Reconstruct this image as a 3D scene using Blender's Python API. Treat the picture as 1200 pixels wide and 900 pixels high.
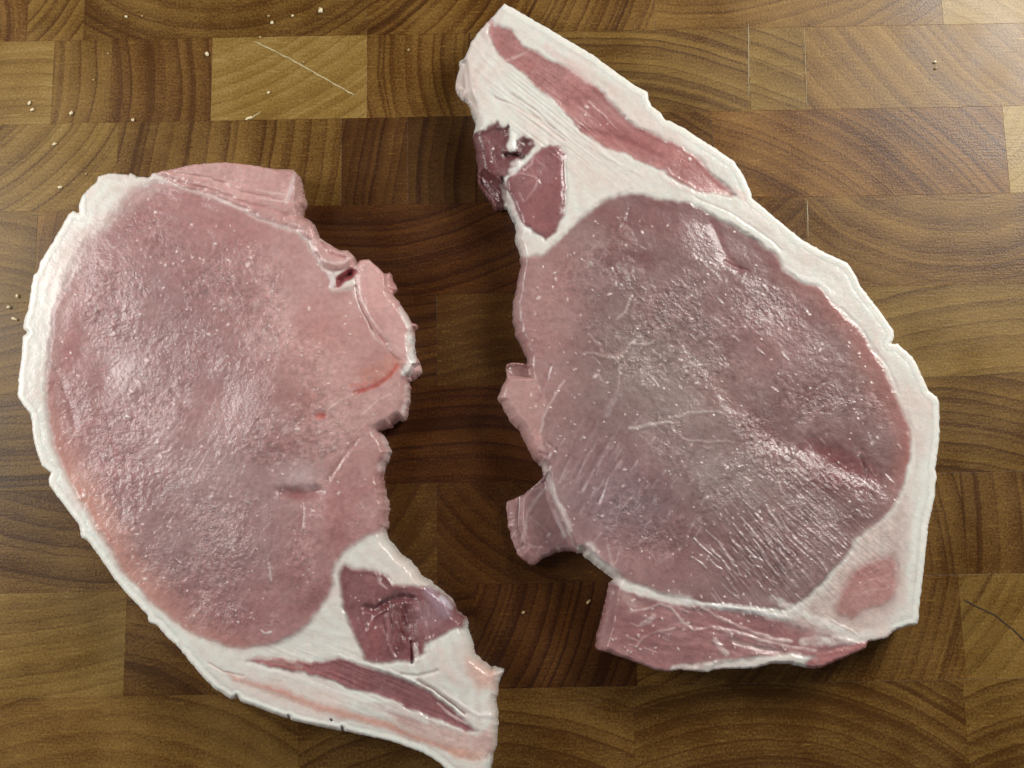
import bpy, math, random
import numpy as np

for o in list(bpy.data.objects):
    bpy.data.objects.remove(o, do_unlink=True)
SC = bpy.context.scene
COL = SC.collection

# ------------------------------------------------------------------ camera
F = 1250.0                       # focal length in photo pixels (photo 1200 x 900)
TILT = math.radians(9.0)
DIST = 0.375                     # 0.3 mm of board per photo pixel at the centre
cam = bpy.data.cameras.new("camera")
cam_ob = bpy.data.objects.new("camera", cam)
COL.objects.link(cam_ob)
cam.sensor_width = 36.0
cam.lens = F / 1200.0 * 36.0
cam.clip_start = 0.01
cam.clip_end = 50.0
cam_ob.location = (0, -DIST * math.sin(TILT), DIST * math.cos(TILT))
cam_ob.rotation_euler = (TILT, 0, 0)
SC.camera = cam_ob

# ------------------------------------------------------------------ world, lamps, exposure
W = bpy.data.worlds.new("World")
SC.world = W
W.use_nodes = True
W.node_tree.nodes["Background"].inputs[0].default_value = (0.82, 0.90, 1.0, 1)
W.node_tree.nodes["Background"].inputs[1].default_value = 0.038


def area(name, loc, target, sx, sy, power, color):
    l = bpy.data.lights.new(name, 'AREA')
    l.shape = 'RECTANGLE'
    l.size, l.size_y = sx, sy
    l.energy = power
    l.color = color
    o = bpy.data.objects.new(name, l)
    COL.objects.link(o)
    o.location = loc
    import mathutils
    d = mathutils.Vector(target) - mathutils.Vector(loc)
    o.rotation_euler = d.to_track_quat('-Z', 'Y').to_euler()
    return o


area("window_lamp", (0.43, 0.34, 0.36), (0.03, 0.0, 0), 0.26, 0.24, 4.15, (1.0, 0.985, 0.93))
area("side_window_lamp", (-0.48, 0.10, 0.30), (-0.05, 0.0, 0), 0.24, 0.34, 2.45, (1.0, 0.99, 0.96))
area("room_lamp", (0.15, -0.85, 0.55), (0, 0, 0), 0.70, 0.35, 1.25, (0.95, 0.97, 1.0))

SC.view_settings.view_transform = 'Standard'
SC.view_settings.look = 'None'
SC.view_settings.exposure = 0.0
SC.view_settings.gamma = 1.0
SC.view_settings.use_curve_mapping = False
SC.render.engine = 'CYCLES'
SC.cycles.use_denoising = True
SC.cycles.max_bounces = 6

# ------------------------------------------------------------------ pixel -> place
CT, ST = math.cos(TILT), math.sin(TILT)
CX, CY, CZ = cam_ob.location


def at(px, py, h):
    """the point of height h that the photograph shows at (px, py)"""
    px = np.asarray(px, float); py = np.asarray(py, float)
    dx = (px - 600.0) / F
    dy0 = -(py - 450.0) / F
    dy = CT * dy0 + ST
    dz = ST * dy0 - CT
    t = (h - CZ) / dz
    return CX + dx * t, CY + dy * t, np.zeros_like(px) + h


# ------------------------------------------------------------------ noise
_rng = np.random.RandomState(7)
_TAB = _rng.rand(512, 512).astype(np.float32) * 2 - 1


def vnoise(x, y, seed=0):
    x = x + seed * 17.37 + 1000.0
    y = y + seed * 31.73 + 1000.0
    xi = np.floor(x).astype(int); yi = np.floor(y).astype(int)
    fx = x - xi; fy = y - yi
    fx = fx * fx * (3 - 2 * fx); fy = fy * fy * (3 - 2 * fy)
    a = _TAB[yi % 512, xi % 512]; b = _TAB[yi % 512, (xi + 1) % 512]
    c = _TAB[(yi + 1) % 512, xi % 512]; d = _TAB[(yi + 1) % 512, (xi + 1) % 512]
    return (a * (1 - fx) + b * fx) * (1 - fy) + (c * (1 - fx) + d * fx) * fy


def fbm(x, y, scale, octaves=3, seed=0):
    s = 0; amp = 1.0; tot = 0
    for k in range(octaves):
        f = 2 ** k / scale
        ca, sa = math.cos(0.6 * k), math.sin(0.6 * k)
        s = s + amp * vnoise((x * ca - y * sa) * f, (x * sa + y * ca) * f, seed + k * 5)
        tot += amp; amp *= 0.5
    return s / tot


def sstep(a, b, x):
    t = np.clip((x - a) / (b - a), 0, 1)
    return t * t * (3 - 2 * t)


# ------------------------------------------------------------------ polygons
def densify(poly, step, jitter, seed, closed=True):
    rs = np.random.RandomState(seed)
    P = np.array(poly, float)
    out = []
    n = len(P)
    for i in range(n if closed else n - 1):
        a, b = P[i], P[(i + 1) % n]
        m = max(1, int(np.hypot(*(b - a)) / step))
        for k in range(m):
            out.append(a + (b - a) * k / m)
    if not closed:
        out.append(P[-1])
    out = np.array(out)
    out += rs.randn(*out.shape) * jitter
    return out


def seg_dist(X, Y, P, closed=True):
    """distance to a polyline, nearest segment index"""
    n = len(P)
    D = np.full(X.shape, 1e18, np.float32)
    I = np.zeros(X.shape, np.int32)
    for i in range(n if closed else n - 1):
        ax, ay = P[i]; bx, by = P[(i + 1) % n]
        vx, vy = bx - ax, by - ay
        L = vx * vx + vy * vy + 1e-9
        t = np.clip(((X - ax) * vx + (Y - ay) * vy) / L, 0, 1)
        d = (X - ax - t * vx) ** 2 + (Y - ay - t * vy) ** 2
        m = d < D
        D = np.where(m, d, D); I[m] = i
    return np.sqrt(D), I


def inside(X, Y, P):
    r = np.zeros(X.shape, bool)
    n = len(P)
    for i in range(n):
        ax, ay = P[i]; bx, by = P[(i + 1) % n]
        if ay == by:
            continue
        c = ((ay > Y) != (by > Y)) & (X < (bx - ax) * (Y - ay) / (by - ay) + ax)
        r ^= c
    return r


def local(X, Y, P, pad):
    P = np.asarray(P)
    return ((X > P[:, 0].min() - pad) & (X < P[:, 0].max() + pad) &
            (Y > P[:, 1].min() - pad) & (Y < P[:, 1].max() + pad))


def sdf_local(X, Y, P, pad):
    """signed distance (inside positive) where it matters, -1e3 elsewhere"""
    P = np.asarray(P, float)
    s = np.full(X.shape, -1e3, np.float32)
    m = local(X, Y, P, pad)
    d, _ = seg_dist(X[m], Y[m], P)
    s[m] = np.where(inside(X[m], Y[m], P), d, -d)
    return s


# ------------------------------------------------------------------ node helpers
def new_mat(name):
    m = bpy.data.materials.new(name)
    m.use_nodes = True
    nt = m.node_tree
    return m, nt, nt.nodes["Principled BSDF"]


def N(nt, typ, **kw):
    n = nt.nodes.new(typ)
    for k, v in kw.items():
        if k.startswith("i_"):
            key = k[2:]
            n.inputs[int(key) if key.isdigit() else key.replace("_", " ")].default_value = v
        else:
            setattr(n, k, v)
    return n


def math_node(nt, op, a, b=None, clamp=False):
    n = nt.nodes.new("ShaderNodeMath"); n.operation = op; n.use_clamp = clamp
    for k, v in ((0, a), (1, b)):
        if v is None:
            continue
        if isinstance(v, (int, float)):
            n.inputs[k].default_value = v
        else:
            nt.links.new(v, n.inputs[k])
    return n.outputs[0]


def mixc(nt, fac, a, b, blend='MIX'):
    n = nt.nodes.new("ShaderNodeMix"); n.data_type = 'RGBA'; n.blend_type = blend
    for s, v in ((n.inputs[0], fac), (n.inputs[6], a), (n.inputs[7], b)):
        if isinstance(v, (int, float)):
            s.default_value = v
        elif isinstance(v, tuple):
            s.default_value = v if len(v) == 4 else (*v, 1)
        else:
            nt.links.new(v, s)
    return n.outputs[2]


def ramp(nt, fac, pts):
    n = nt.nodes.new("ShaderNodeValToRGB")
    e = n.color_ramp.elements
    while len(e) < len(pts):
        e.new(0.5)
    for k, (p, c) in enumerate(pts):
        e[k].position = p
        e[k].color = (c, c, c, 1) if isinstance(c, (int, float)) else (*c, 1)
    nt.links.new(fac, n.inputs[0])
    return n.outputs[0]


# ------------------------------------------------------------------ wood material
def make_wood():
    m, nt, bs = new_mat("end_grain_wood")
    L = nt.links.new
    tc = N(nt, "ShaderNodeTexCoord")
    sep = N(nt, "ShaderNodeSeparateXYZ"); L(tc.outputs["Object"], sep.inputs[0])

    def oa(name):
        return N(nt, "ShaderNodeAttribute", attribute_type='OBJECT', attribute_name=name).outputs["Fac"]
    seed = oa("seed")
    # warped position
    wn = N(nt, "ShaderNodeTexNoise", noise_dimensions='4D', i_Scale=22.0, i_Detail=3.0)
    L(tc.outputs["Object"], wn.inputs["Vector"]); L(seed, wn.inputs["W"])
    warp = math_node(nt, 'MULTIPLY', math_node(nt, 'SUBTRACT', wn.outputs["Fac"], 0.5), 0.006)
    dx = math_node(nt, 'SUBTRACT', sep.outputs[0], oa("ring_x"))
    dy = math_node(nt, 'SUBTRACT', sep.outputs[1], oa("ring_y"))
    r = math_node(nt, 'SQRT', math_node(nt, 'ADD', math_node(nt, 'MULTIPLY', dx, dx), math_node(nt, 'MULTIPLY', dy, dy)))
    r = math_node(nt, 'ADD', r, warp)
    # broad, uneven growth bands and fine rings inside them
    b1 = N(nt, "ShaderNodeTexNoise", noise_dimensions='1D', i_Scale=1.0, i_Detail=1.5)
    L(math_node(nt, 'ADD', math_node(nt, 'MULTIPLY', r, oa("ring_f")), seed), b1.inputs["W"])
    b2 = N(nt, "ShaderNodeTexNoise", noise_dimensions='1D', i_Scale=1.0, i_Detail=2.0)
    L(math_node(nt, 'ADD', math_node(nt, 'MULTIPLY', math_node(nt, 'MULTIPLY', r, oa("ring_f")), 2.6), seed), b2.inputs["W"])
    broad = ramp(nt, b1.outputs["Fac"], [(0.32, 0.0), (0.68, 1.0)])
    # one ring after another: slowly darker, then a crisp step back to pale
    ph = math_node(nt, 'FRACT', math_node(nt, 'ADD', math_node(nt, 'MULTIPLY', r, math_node(nt, 'MULTIPLY', oa("ring_f"), 1.15)), math_node(nt, 'MULTIPLY', b1.outputs["Fac"], 2.2)))
    line = ramp(nt, ph, [(0.0, 0.25), (0.06, 0.0), (0.45, 0.08), (0.85, 0.7), (0.955, 1.0), (1.0, 0.25)])
    line = math_node(nt, 'MULTIPLY', line, ramp(nt, b2.outputs["Fac"], [(0.3, 0.25), (0.65, 1.0)]))
    # blotches and pores
    bl = N(nt, "ShaderNodeTexNoise", i_Scale=40.0, i_Detail=4.0); L(tc.outputs["Object"], bl.inputs["Vector"])
    po = N(nt, "ShaderNodeTexNoise", i_Scale=1300.0, i_Detail=3.0); L(tc.outputs["Object"], po.inputs["Vector"])
    # fine cross scratches
    mp = N(nt, "ShaderNodeMapping", i_Scale=(160, 1500, 1), i_Rotation=(0, 0, 0.5)); L(tc.outputs["Object"], mp.inputs[0])
    s1 = N(nt, "ShaderNodeTexNoise", i_Scale=1.0, i_Detail=2.0); L(mp.outputs[0], s1.inputs["Vector"])
    mp2 = N(nt, "ShaderNodeMapping", i_Scale=(140, 1300, 1), i_Rotation=(0, 0, -0.95)); L(tc.outputs["Object"], mp2.inputs[0])
    s2 = N(nt, "ShaderNodeTexNoise", i_Scale=1.0, i_Detail=2.0); L(mp2.outputs[0], s2.inputs["Vector"])
    tone = oa("tone"); red = oa("red")
    v = math_node(nt, 'ADD', tone, math_node(nt, 'MULTIPLY', math_node(nt, 'SUBTRACT', broad, 0.5), 0.12))
    v = math_node(nt, 'ADD', v, math_node(nt, 'MULTIPLY', math_node(nt, 'SUBTRACT', bl.outputs["Fac"], 0.5), 0.5))
    v = math_node(nt, 'ADD', v, math_node(nt, 'MULTIPLY', math_node(nt, 'SUBTRACT', po.outputs["Fac"], 0.5), 0.65))
    v = math_node(nt, 'ADD', v, math_node(nt, 'MULTIPLY', math_node(nt, 'SUBTRACT', s1.outputs["Fac"], 0.5), 0.14))
    v = math_node(nt, 'ADD', v, math_node(nt, 'MULTIPLY', math_node(nt, 'SUBTRACT', s2.outputs["Fac"], 0.5), 0.14))
    cutm = math_node(nt, 'ADD', ramp(nt, s1.outputs["Fac"], [(0.66, 0.0), (0.72, 1.0)]), ramp(nt, s2.outputs["Fac"], [(0.66, 0.0), (0.72, 1.0)]))
    v = math_node(nt, 'ADD', v, math_node(nt, 'MULTIPLY', cutm, 0.12))
    v = math_node(nt, 'SUBTRACT', v, math_node(nt, 'MULTIPLY', line, oa("ring_c")), True)
    colr = ramp(nt, v, [(0.0, (0.030, 0.010, 0.002)), (0.35, (0.085, 0.037, 0.007)),
                        (0.7, (0.225, 0.128, 0.029)), (1.0, (0.350, 0.230, 0.074))])
    colr = mixc(nt, red, colr, mixc(nt, 1.0, colr, (1.22, 0.80, 0.62), 'MULTIPLY'))
    L(colr, bs.inputs["Base Color"])
    rr = ramp(nt, bl.outputs["Fac"], [(0.3, 0.30), (0.7, 0.44)])
    L(rr, bs.inputs["Roughness"])
    bs.inputs["Specular IOR Level"].default_value = 0.33
    hb = math_node(nt, 'ADD', math_node(nt, 'MULTIPLY', po.outputs["Fac"], 0.6),
                   math_node(nt, 'ADD', math_node(nt, 'MULTIPLY', s1.outputs["Fac"], 0.3), math_node(nt, 'MULTIPLY', s2.outputs["Fac"], 0.3)))
    bp = N(nt, "ShaderNodeBump", i_Strength=0.25, i_Distance=0.0004)
    L(hb, bp.inputs["Height"]); L(bp.outputs[0], bs.inputs["Normal"])
    return m


def plain(name, col, rough=0.6):
    m, nt, bs = new_mat(name)
    n = N(nt, "ShaderNodeTexNoise", i_Scale=600.0, i_Detail=3.0)
    tc = N(nt, "ShaderNodeTexCoord"); nt.links.new(tc.outputs["Object"], n.inputs["Vector"])
    c = mixc(nt, n.outputs["Fac"], tuple(v * 0.75 for v in col), tuple(min(1, v * 1.25) for v in col))
    nt.links.new(c, bs.inputs["Base Color"])
    bs.inputs["Roughness"].default_value = rough
    return m


WOOD = make_wood()
GLUE = plain("pale_glue", (0.34, 0.27, 0.15), 0.5)
CUT = plain("pale_scratched_wood", (0.46, 0.36, 0.19), 0.6)
CRACK = plain("dark_crack", (0.035, 0.018, 0.008), 0.8)

# ------------------------------------------------------------------ chopping board
ROWLINES = [[(30, 56), (170, 48), (250, 44), (400, 39), (850, 30), (1000, 27)], [(200, 144), (330, 141), (480, 138), (890, 128), (1050, 125)],
            [(40, 249), (385, 242), (1050, 226)], [(20, 354), (550, 344), (1100, 336)], [(15, 457), (1120, 446)],
            [(20, 572), (540, 562), (1150, 560)], [(70, 688), (534, 687), (1150, 677)], [(90, 815), (660, 804), (1010, 802)]]
M = 0.0195
ANG = math.atan(M)
ca, sa = math.cos(ANG), math.sin(ANG)


def board_uv(px, py):
    x, y, _ = at(px, py, 0.0)
    return x * ca + y * sa, -x * sa + y * ca


vs = [float(np.mean([board_uv(*p)[1] for p in l])) for l in ROWLINES]
pitch = (vs[0] - vs[-1]) / 7
vs = [vs[0] + 3 * pitch, vs[0] + 2 * pitch, vs[0] + pitch] + vs + [vs[-1] - pitch, vs[-1] - 2 * pitch, vs[-1] - 3 * pitch]
UMIN, UMAX = -0.30, 0.30
# per row: (mid y in the photo, joints in photo x, {block index: (tone, red, ring centre in photo px)})
ROWS = [
    (-190, [-60, 180, 460, 700, 990], {}),
    (-70, [90, 330, 560, 860, 1150], {}),
    (10, [-230, 33, 99, 430, 767, 1104], {1: (.40, .3, (-120, 40)), 2: (.55, .1, (-60, -60)), 3: (.40, .1, (262, -175)), 4: (.42, .2, (300, -160)), 5: (.50, .2, (800, -320)), 6: (.78, .0, (900, 500))}),
    (90, [-160, 62, 130, 248, 430, 552, 878, 943], {1: (.66, .0, (20, 400)), 2: (.48, .1, (-340, 90)), 3: (.36, .25, (-160, 110)), 4: (.70, .0, (150, -260)), 5: (.42, .2, (760, 60)), 6: (.50, .05, (700, 520)), 7: (.56, .0, (780, 420)), 8: (.58, .2, (1500, -300))}),
    (195, [-120, 137, 400, 478, 610, 837, 1181], {1: (.58, .0, (-120, 20)), 2: (.42, .1, (-300, 100)), 3: (.17, .25, (1000, 260)), 4: (.10, .1, (900, 220)), 5: (.44, .25, (500, 600)), 6: (.46, .45, (760, 520)), 7: (.85, .0, (1100, 100))}),  # darkest pair: shade of the gap put into their tone
    (295, [-200, 42, 357, 610, 946], {1: (.50, .0, (-80, 600)), 2: (.5, .2, (300, 300)), 3: (.22, .6, (420, -60)), 4: (.42, .28, (760, 90)), 5: (.46, .2, (1110, 80))}),
    (398, [-90, 190, 512, 800, 1260], {0: (.52, .05, (30, 900)), 1: (.52, .05, (90, 900)), 2: (.28, .45, (450, 120)), 3: (.22, .2, (660, 900)), 4: (.58, .0, (1240, 900))}),
    (508, [-160, 130, 452, 700, 1010], {1: (.42, .05, (40, -100)), 2: (.34, .2, (300, 200)), 3: (.22, .7, (540, 1000)), 4: (.4, .2, (800, 300)), 5: (.42, .1, (1100, 1100))}),
    (622, [-110, 180, 512, 800, 1130], {1: (.38, .1, (160, 160)), 2: (.26, .2, (300, 500)), 3: (.24, .35, (720, 420)), 4: (.4, .2, (500, 700)), 5: (.40, .2, (600, 600))}),
    (745, [-90, 147, 410, 556, 745, 1128], {1: (.56, .0, (20, 300)), 2: (.34, .2, (80, 1050)), 3: (.28, .4, (440, 300)), 4: (.24, .5, (360, 640)), 5: (.40, .25, (640, 560)), 6: (.56, .05, (900, 540))}),
    (862, [-60, 350, 743, 1133], {1: (.48, .15, (100, 1250)), 2: (.38, .2, (560, 1300)), 3: (.36, .15, (900, 1250)), 4: (.46, .1, (1300, 1200))}),
    (990, [110, 480, 850, 1240], {}),
    (1120, [-60, 250, 620, 980], {}),
]
board = bpy.data.objects.new("chopping_board", None)
COL.objects.link(board)
board.rotation_euler = (0, 0, ANG)
board["label"] = "brown end grain wooden chopping board of staggered rectangular blocks under both pork chops"
board["category"] = "chopping board"
BT = 0.038


def block_mesh(u0, u1, v0, v1):
    g, b = 0.000012, 0.00005
    u0 += g; u1 -= g; v0 += g; v1 -= g
    V = []
    for (ins, z) in ((0, -BT), (0, -b), (b * 0.35, -b * 0.3), (b, 0)):
        V += [(u0 + ins, v0 + ins, z), (u1 - ins, v0 + ins, z), (u1 - ins, v1 - ins, z), (u0 + ins, v1 - ins, z)]
    Fc = [(0, 3, 2, 1), (12, 13, 14, 15)]
    for r in range(3):
        for k in range(4):
            a = r * 4 + k; c = r * 4 + (k + 1) % 4
            Fc.append((a, c, c + 4, a + 4))
    me = bpy.data.meshes.new("block")
    me.from_pydata(V, [], Fc)
    me.materials.append(WOOD)
    return me


rnd = random.Random(5)
for ri, (ym, joints, spec) in enumerate(ROWS):
    v1, v0 = vs[ri], vs[ri + 1]
    us = [UMIN] + [float(board_uv(x, ym)[0]) for x in joints] + [UMAX]
    us = [u for i, u in enumerate(us) if (i == 0 or u > UMIN + 0.01) and (i == len(us) - 1 or u < UMAX - 0.01)]
    nskip = len([x for x in joints if float(board_uv(x, ym)[0]) <= UMIN + 0.01])
    for k in range(len(us) - 1):
        o = bpy.data.objects.new("block", block_mesh(us[k], us[k + 1], v0, v1))
        COL.objects.link(o)
        o.parent = board
        tone, red, rc = spec.get(k + nskip, (rnd.uniform(.35, .6), rnd.uniform(0, .3), None))
        if rc is None:
            a = rnd.uniform(0, 6.28)
            cu = (us[k] + us[k + 1]) / 2 + 0.09 * math.cos(a); cv = (v0 + v1) / 2 + 0.09 * math.sin(a)
        else:
            cu, cv = board_uv(*rc)
        o["tone"] = float(tone) + (-0.03 if rc and red > .28 and ri > 4 else 0.09); o["red"] = float(red)  # gap blocks kept darker: the shade between the chops is in their tone
        o["ring_x"] = float(cu); o["ring_y"] = float(cv); o["seed"] = rnd.uniform(0, 90)
        o["ring_f"] = rnd.uniform(110, 210); o["ring_c"] = rnd.uniform(0.16, 0.36)


def ribbon(name, pts, widths, mat, lift, parent):
    P = np.array([board_uv(*p) for p in pts], float)
    V = []; Fc = []
    for i in range(len(P)):
        a = P[max(0, i - 1)]; b = P[min(len(P) - 1, i + 1)]
        t = (b - a) / (np.hypot(*(b - a)) + 1e-12)
        n = np.array([-t[1], t[0]])
        w = widths[i] * 0.00015
        V += [(*(P[i] + n * w), lift), (*(P[i] - n * w), lift)]
        if i:
            k = 2 * i
            Fc.append((k - 2, k - 1, k + 1, k))
    me = bpy.data.meshes.new(name)
    me.from_pydata(V, [], Fc)
    me.materials.append(mat)
    o = bpy.data.objects.new(name, me)
    COL.objects.link(o); o.parent = parent
    return o


def wob(a, b, n, j, seed):
    r = random.Random(seed)
    return [(a[0] + (b[0] - a[0]) * i / n + r.uniform(-j, j), a[1] + (b[1] - a[1]) * i / n + r.uniform(-j, j)) for i in range(n + 1)]


def sw(n, lo, hi, seed):
    r = random.Random(seed)
    return [0.2] + [r.uniform(lo, hi) for _ in range(n - 1)] + [0.2]


o = ribbon("knife_scratch", wob((297, 48), (342, 70), 10, .5, 1) + wob((345, 72), (416, 112), 18, .5, 2), sw(29, 1.0, 2.6, 3), CUT, 0.00012, board)
o["label"] = "long pale diagonal scratch across the light block"
ribbon("knife_scratch", wob((290, 141), (306, 131), 5, .6, 5), sw(5, 1, 2.2, 6), CUT, 0.00012, board)
o = ribbon("crack", wob((1128, 703), (1168, 722), 8, .6, 7) + wob((1172, 725), (1208, 757), 8, .6, 8), sw(17, 1.0, 2.0, 9), CRACK, 0.00010, board)
o["label"] = "thin dark diagonal crack"
ribbon("glue_joint", wob((877, 28), (877.5, 112), 14, .25, 10), sw(14, .7, 1.5, 11), GLUE, 0.00011, board)
ribbon("glue_joint", wob((946, 234), (947, 278), 8, .25, 12), sw(8, .7, 1.6, 13), GLUE, 0.00011, board)
ribbon("glue_joint", wob((942.5, 30), (945.5, 126), 14, .2, 14), sw(14, .4, .9, 16), GLUE, 0.00011, board)

# ------------------------------------------------------------------ meat material
FAT = np.array((0.78, 0.765, 0.70))
RIND = np.array((0.83, 0.80, 0.73))
LEAN = np.array((0.368, 0.190, 0.182))
PALE = np.array((0.580, 0.345, 0.320))
SALMON = np.array((0.560, 0.285, 0.230))
DARK = np.array((0.225, 0.092, 0.094))
DEEP = np.array((0.110, 0.022, 0.024))
MID = np.array((0.300, 0.110, 0.108))
BLOOD = np.array((0.40, 0.030, 0.022))


def make_meat():
    m, nt, bs = new_mat("raw_pork")
    L = nt.links.new
    tc = N(nt, "ShaderNodeTexCoord")
    col = N(nt, "ShaderNodeAttribute", attribute_name="flesh").outputs["Color"]
    lean = N(nt, "ShaderNodeAttribute", attribute_name="lean").outputs["Fac"]
    grain = N(nt, "ShaderNodeAttribute", attribute_name="grain").outputs["Fac"]
    n1 = N(nt, "ShaderNodeTexNoise", i_Scale=560.0, i_Detail=4.0, i_Roughness=0.62); L(tc.outputs["Object"], n1.inputs["Vector"])
    n2 = N(nt, "ShaderNodeTexNoise", i_Scale=1900.0, i_Detail=2.0); L(tc.outputs["Object"], n2.inputs["Vector"])
    n3 = N(nt, "ShaderNodeTexNoise", i_Scale=90.0, i_Detail=3.0); L(tc.outputs["Object"], n3.inputs["Vector"])
    vo = N(nt, "ShaderNodeTexVoronoi", i_Scale=900.0); L(tc.outputs["Object"], vo.inputs["Vector"])
    # fine colour grain of the fibres
    g = ramp(nt, n1.outputs["Fac"], [(0.28, 0.66), (0.72, 1.32)])
    g2 = ramp(nt, n1.outputs["Fac"], [(0.25, 0.93), (0.75, 1.06)])
    c1 = mixc(nt, 1.0, col, g, 'MULTIPLY'); c2 = mixc(nt, 1.0, col, g2, 'MULTIPLY')
    c = mixc(nt, math_node(nt, 'ADD', math_node(nt, 'MULTIPLY', grain, 0.8), math_node(nt, 'MULTIPLY', lean, 0.2)), c2, c1)
    # pale net of tissue between the muscle bundles
    wv = N(nt, "ShaderNodeVectorMath", operation='MULTIPLY_ADD'); L(n1.outputs["Color"], wv.inputs[0]); wv.inputs[1].default_value = (0.0022,) * 3; L(tc.outputs["Object"], wv.inputs[2])
    ve = N(nt, "ShaderNodeTexVoronoi", feature='DISTANCE_TO_EDGE', i_Scale=210.0); L(wv.outputs[0], ve.inputs["Vector"])
    net = ramp(nt, ve.outputs["Distance"], [(0.015, 1.0), (0.08, 0.0)])
    n4 = N(nt, "ShaderNodeTexNoise", i_Scale=170.0, i_Detail=2.0); L(tc.outputs["Object"], n4.inputs["Vector"])
    net = math_node(nt, 'MULTIPLY', math_node(nt, 'MULTIPLY', net, ramp(nt, n4.outputs["Fac"], [(0.50, 0.0), (0.64, 1.0)])), grain)
    c = mixc(nt, math_node(nt, 'MULTIPLY', net, 0.26), c, (0.72, 0.56, 0.53))
    # pinhead fat grains in the lean
    sp = ramp(nt, n2.outputs["Fac"], [(0.63, 0.0), (0.74, 1.0)])
    c = mixc(nt, math_node(nt, 'MULTIPLY', math_node(nt, 'MULTIPLY', sp, grain), 0.22), c, (0.75, 0.6, 0.56))
    L(c, bs.inputs["Base Color"])
    ro = ramp(nt, n3.outputs["Fac"], [(0.35, 0.24), (0.65, 0.42)])
    L(ro, bs.inputs["Roughness"])
    bs.inputs["Specular IOR Level"].default_value = 0.42
    bs.inputs["Subsurface Weight"].default_value = 0.30
    bs.inputs["Subsurface Radius"].default_value = (1.0, 0.45, 0.35)
    bs.inputs["Subsurface Scale"].default_value = 0.0022
    bs.inputs["Coat Weight"].default_value = 0.34
    bs.inputs["Coat Roughness"].default_value = 0.15
    n5 = N(nt, "ShaderNodeTexNoise", i_Scale=950.0, i_Detail=3.0); L(tc.outputs["Object"], n5.inputs["Vector"])
    h = math_node(nt, 'ADD', math_node(nt, 'MULTIPLY', n5.outputs["Fac"], 1.0), math_node(nt, 'MULTIPLY', n2.outputs["Fac"], 0.35))
    h = math_node(nt, 'ADD', h, math_node(nt, 'MULTIPLY', vo.outputs["Distance"], 0.35))
    patch = ramp(nt, n3.outputs["Fac"], [(0.40, 0.35), (0.62, 1.0)])
    amp = math_node(nt, 'ADD', math_node(nt, 'MULTIPLY', math_node(nt, 'MULTIPLY', grain, patch), 0.52), 0.14)
    bp = N(nt, "ShaderNodeBump", i_Distance=0.0006)
    L(amp, bp.inputs["Strength"]); L(h, bp.inputs["Height"])
    L(bp.outputs[0], bs.inputs["Normal"]); L(bp.outputs[0], bs.inputs["Coat Normal"])
    return m


MEAT = make_meat()

# ------------------------------------------------------------------ chop builder
NADIR = np.array([600.0, 450 + F * math.tan(TILT)])


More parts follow.
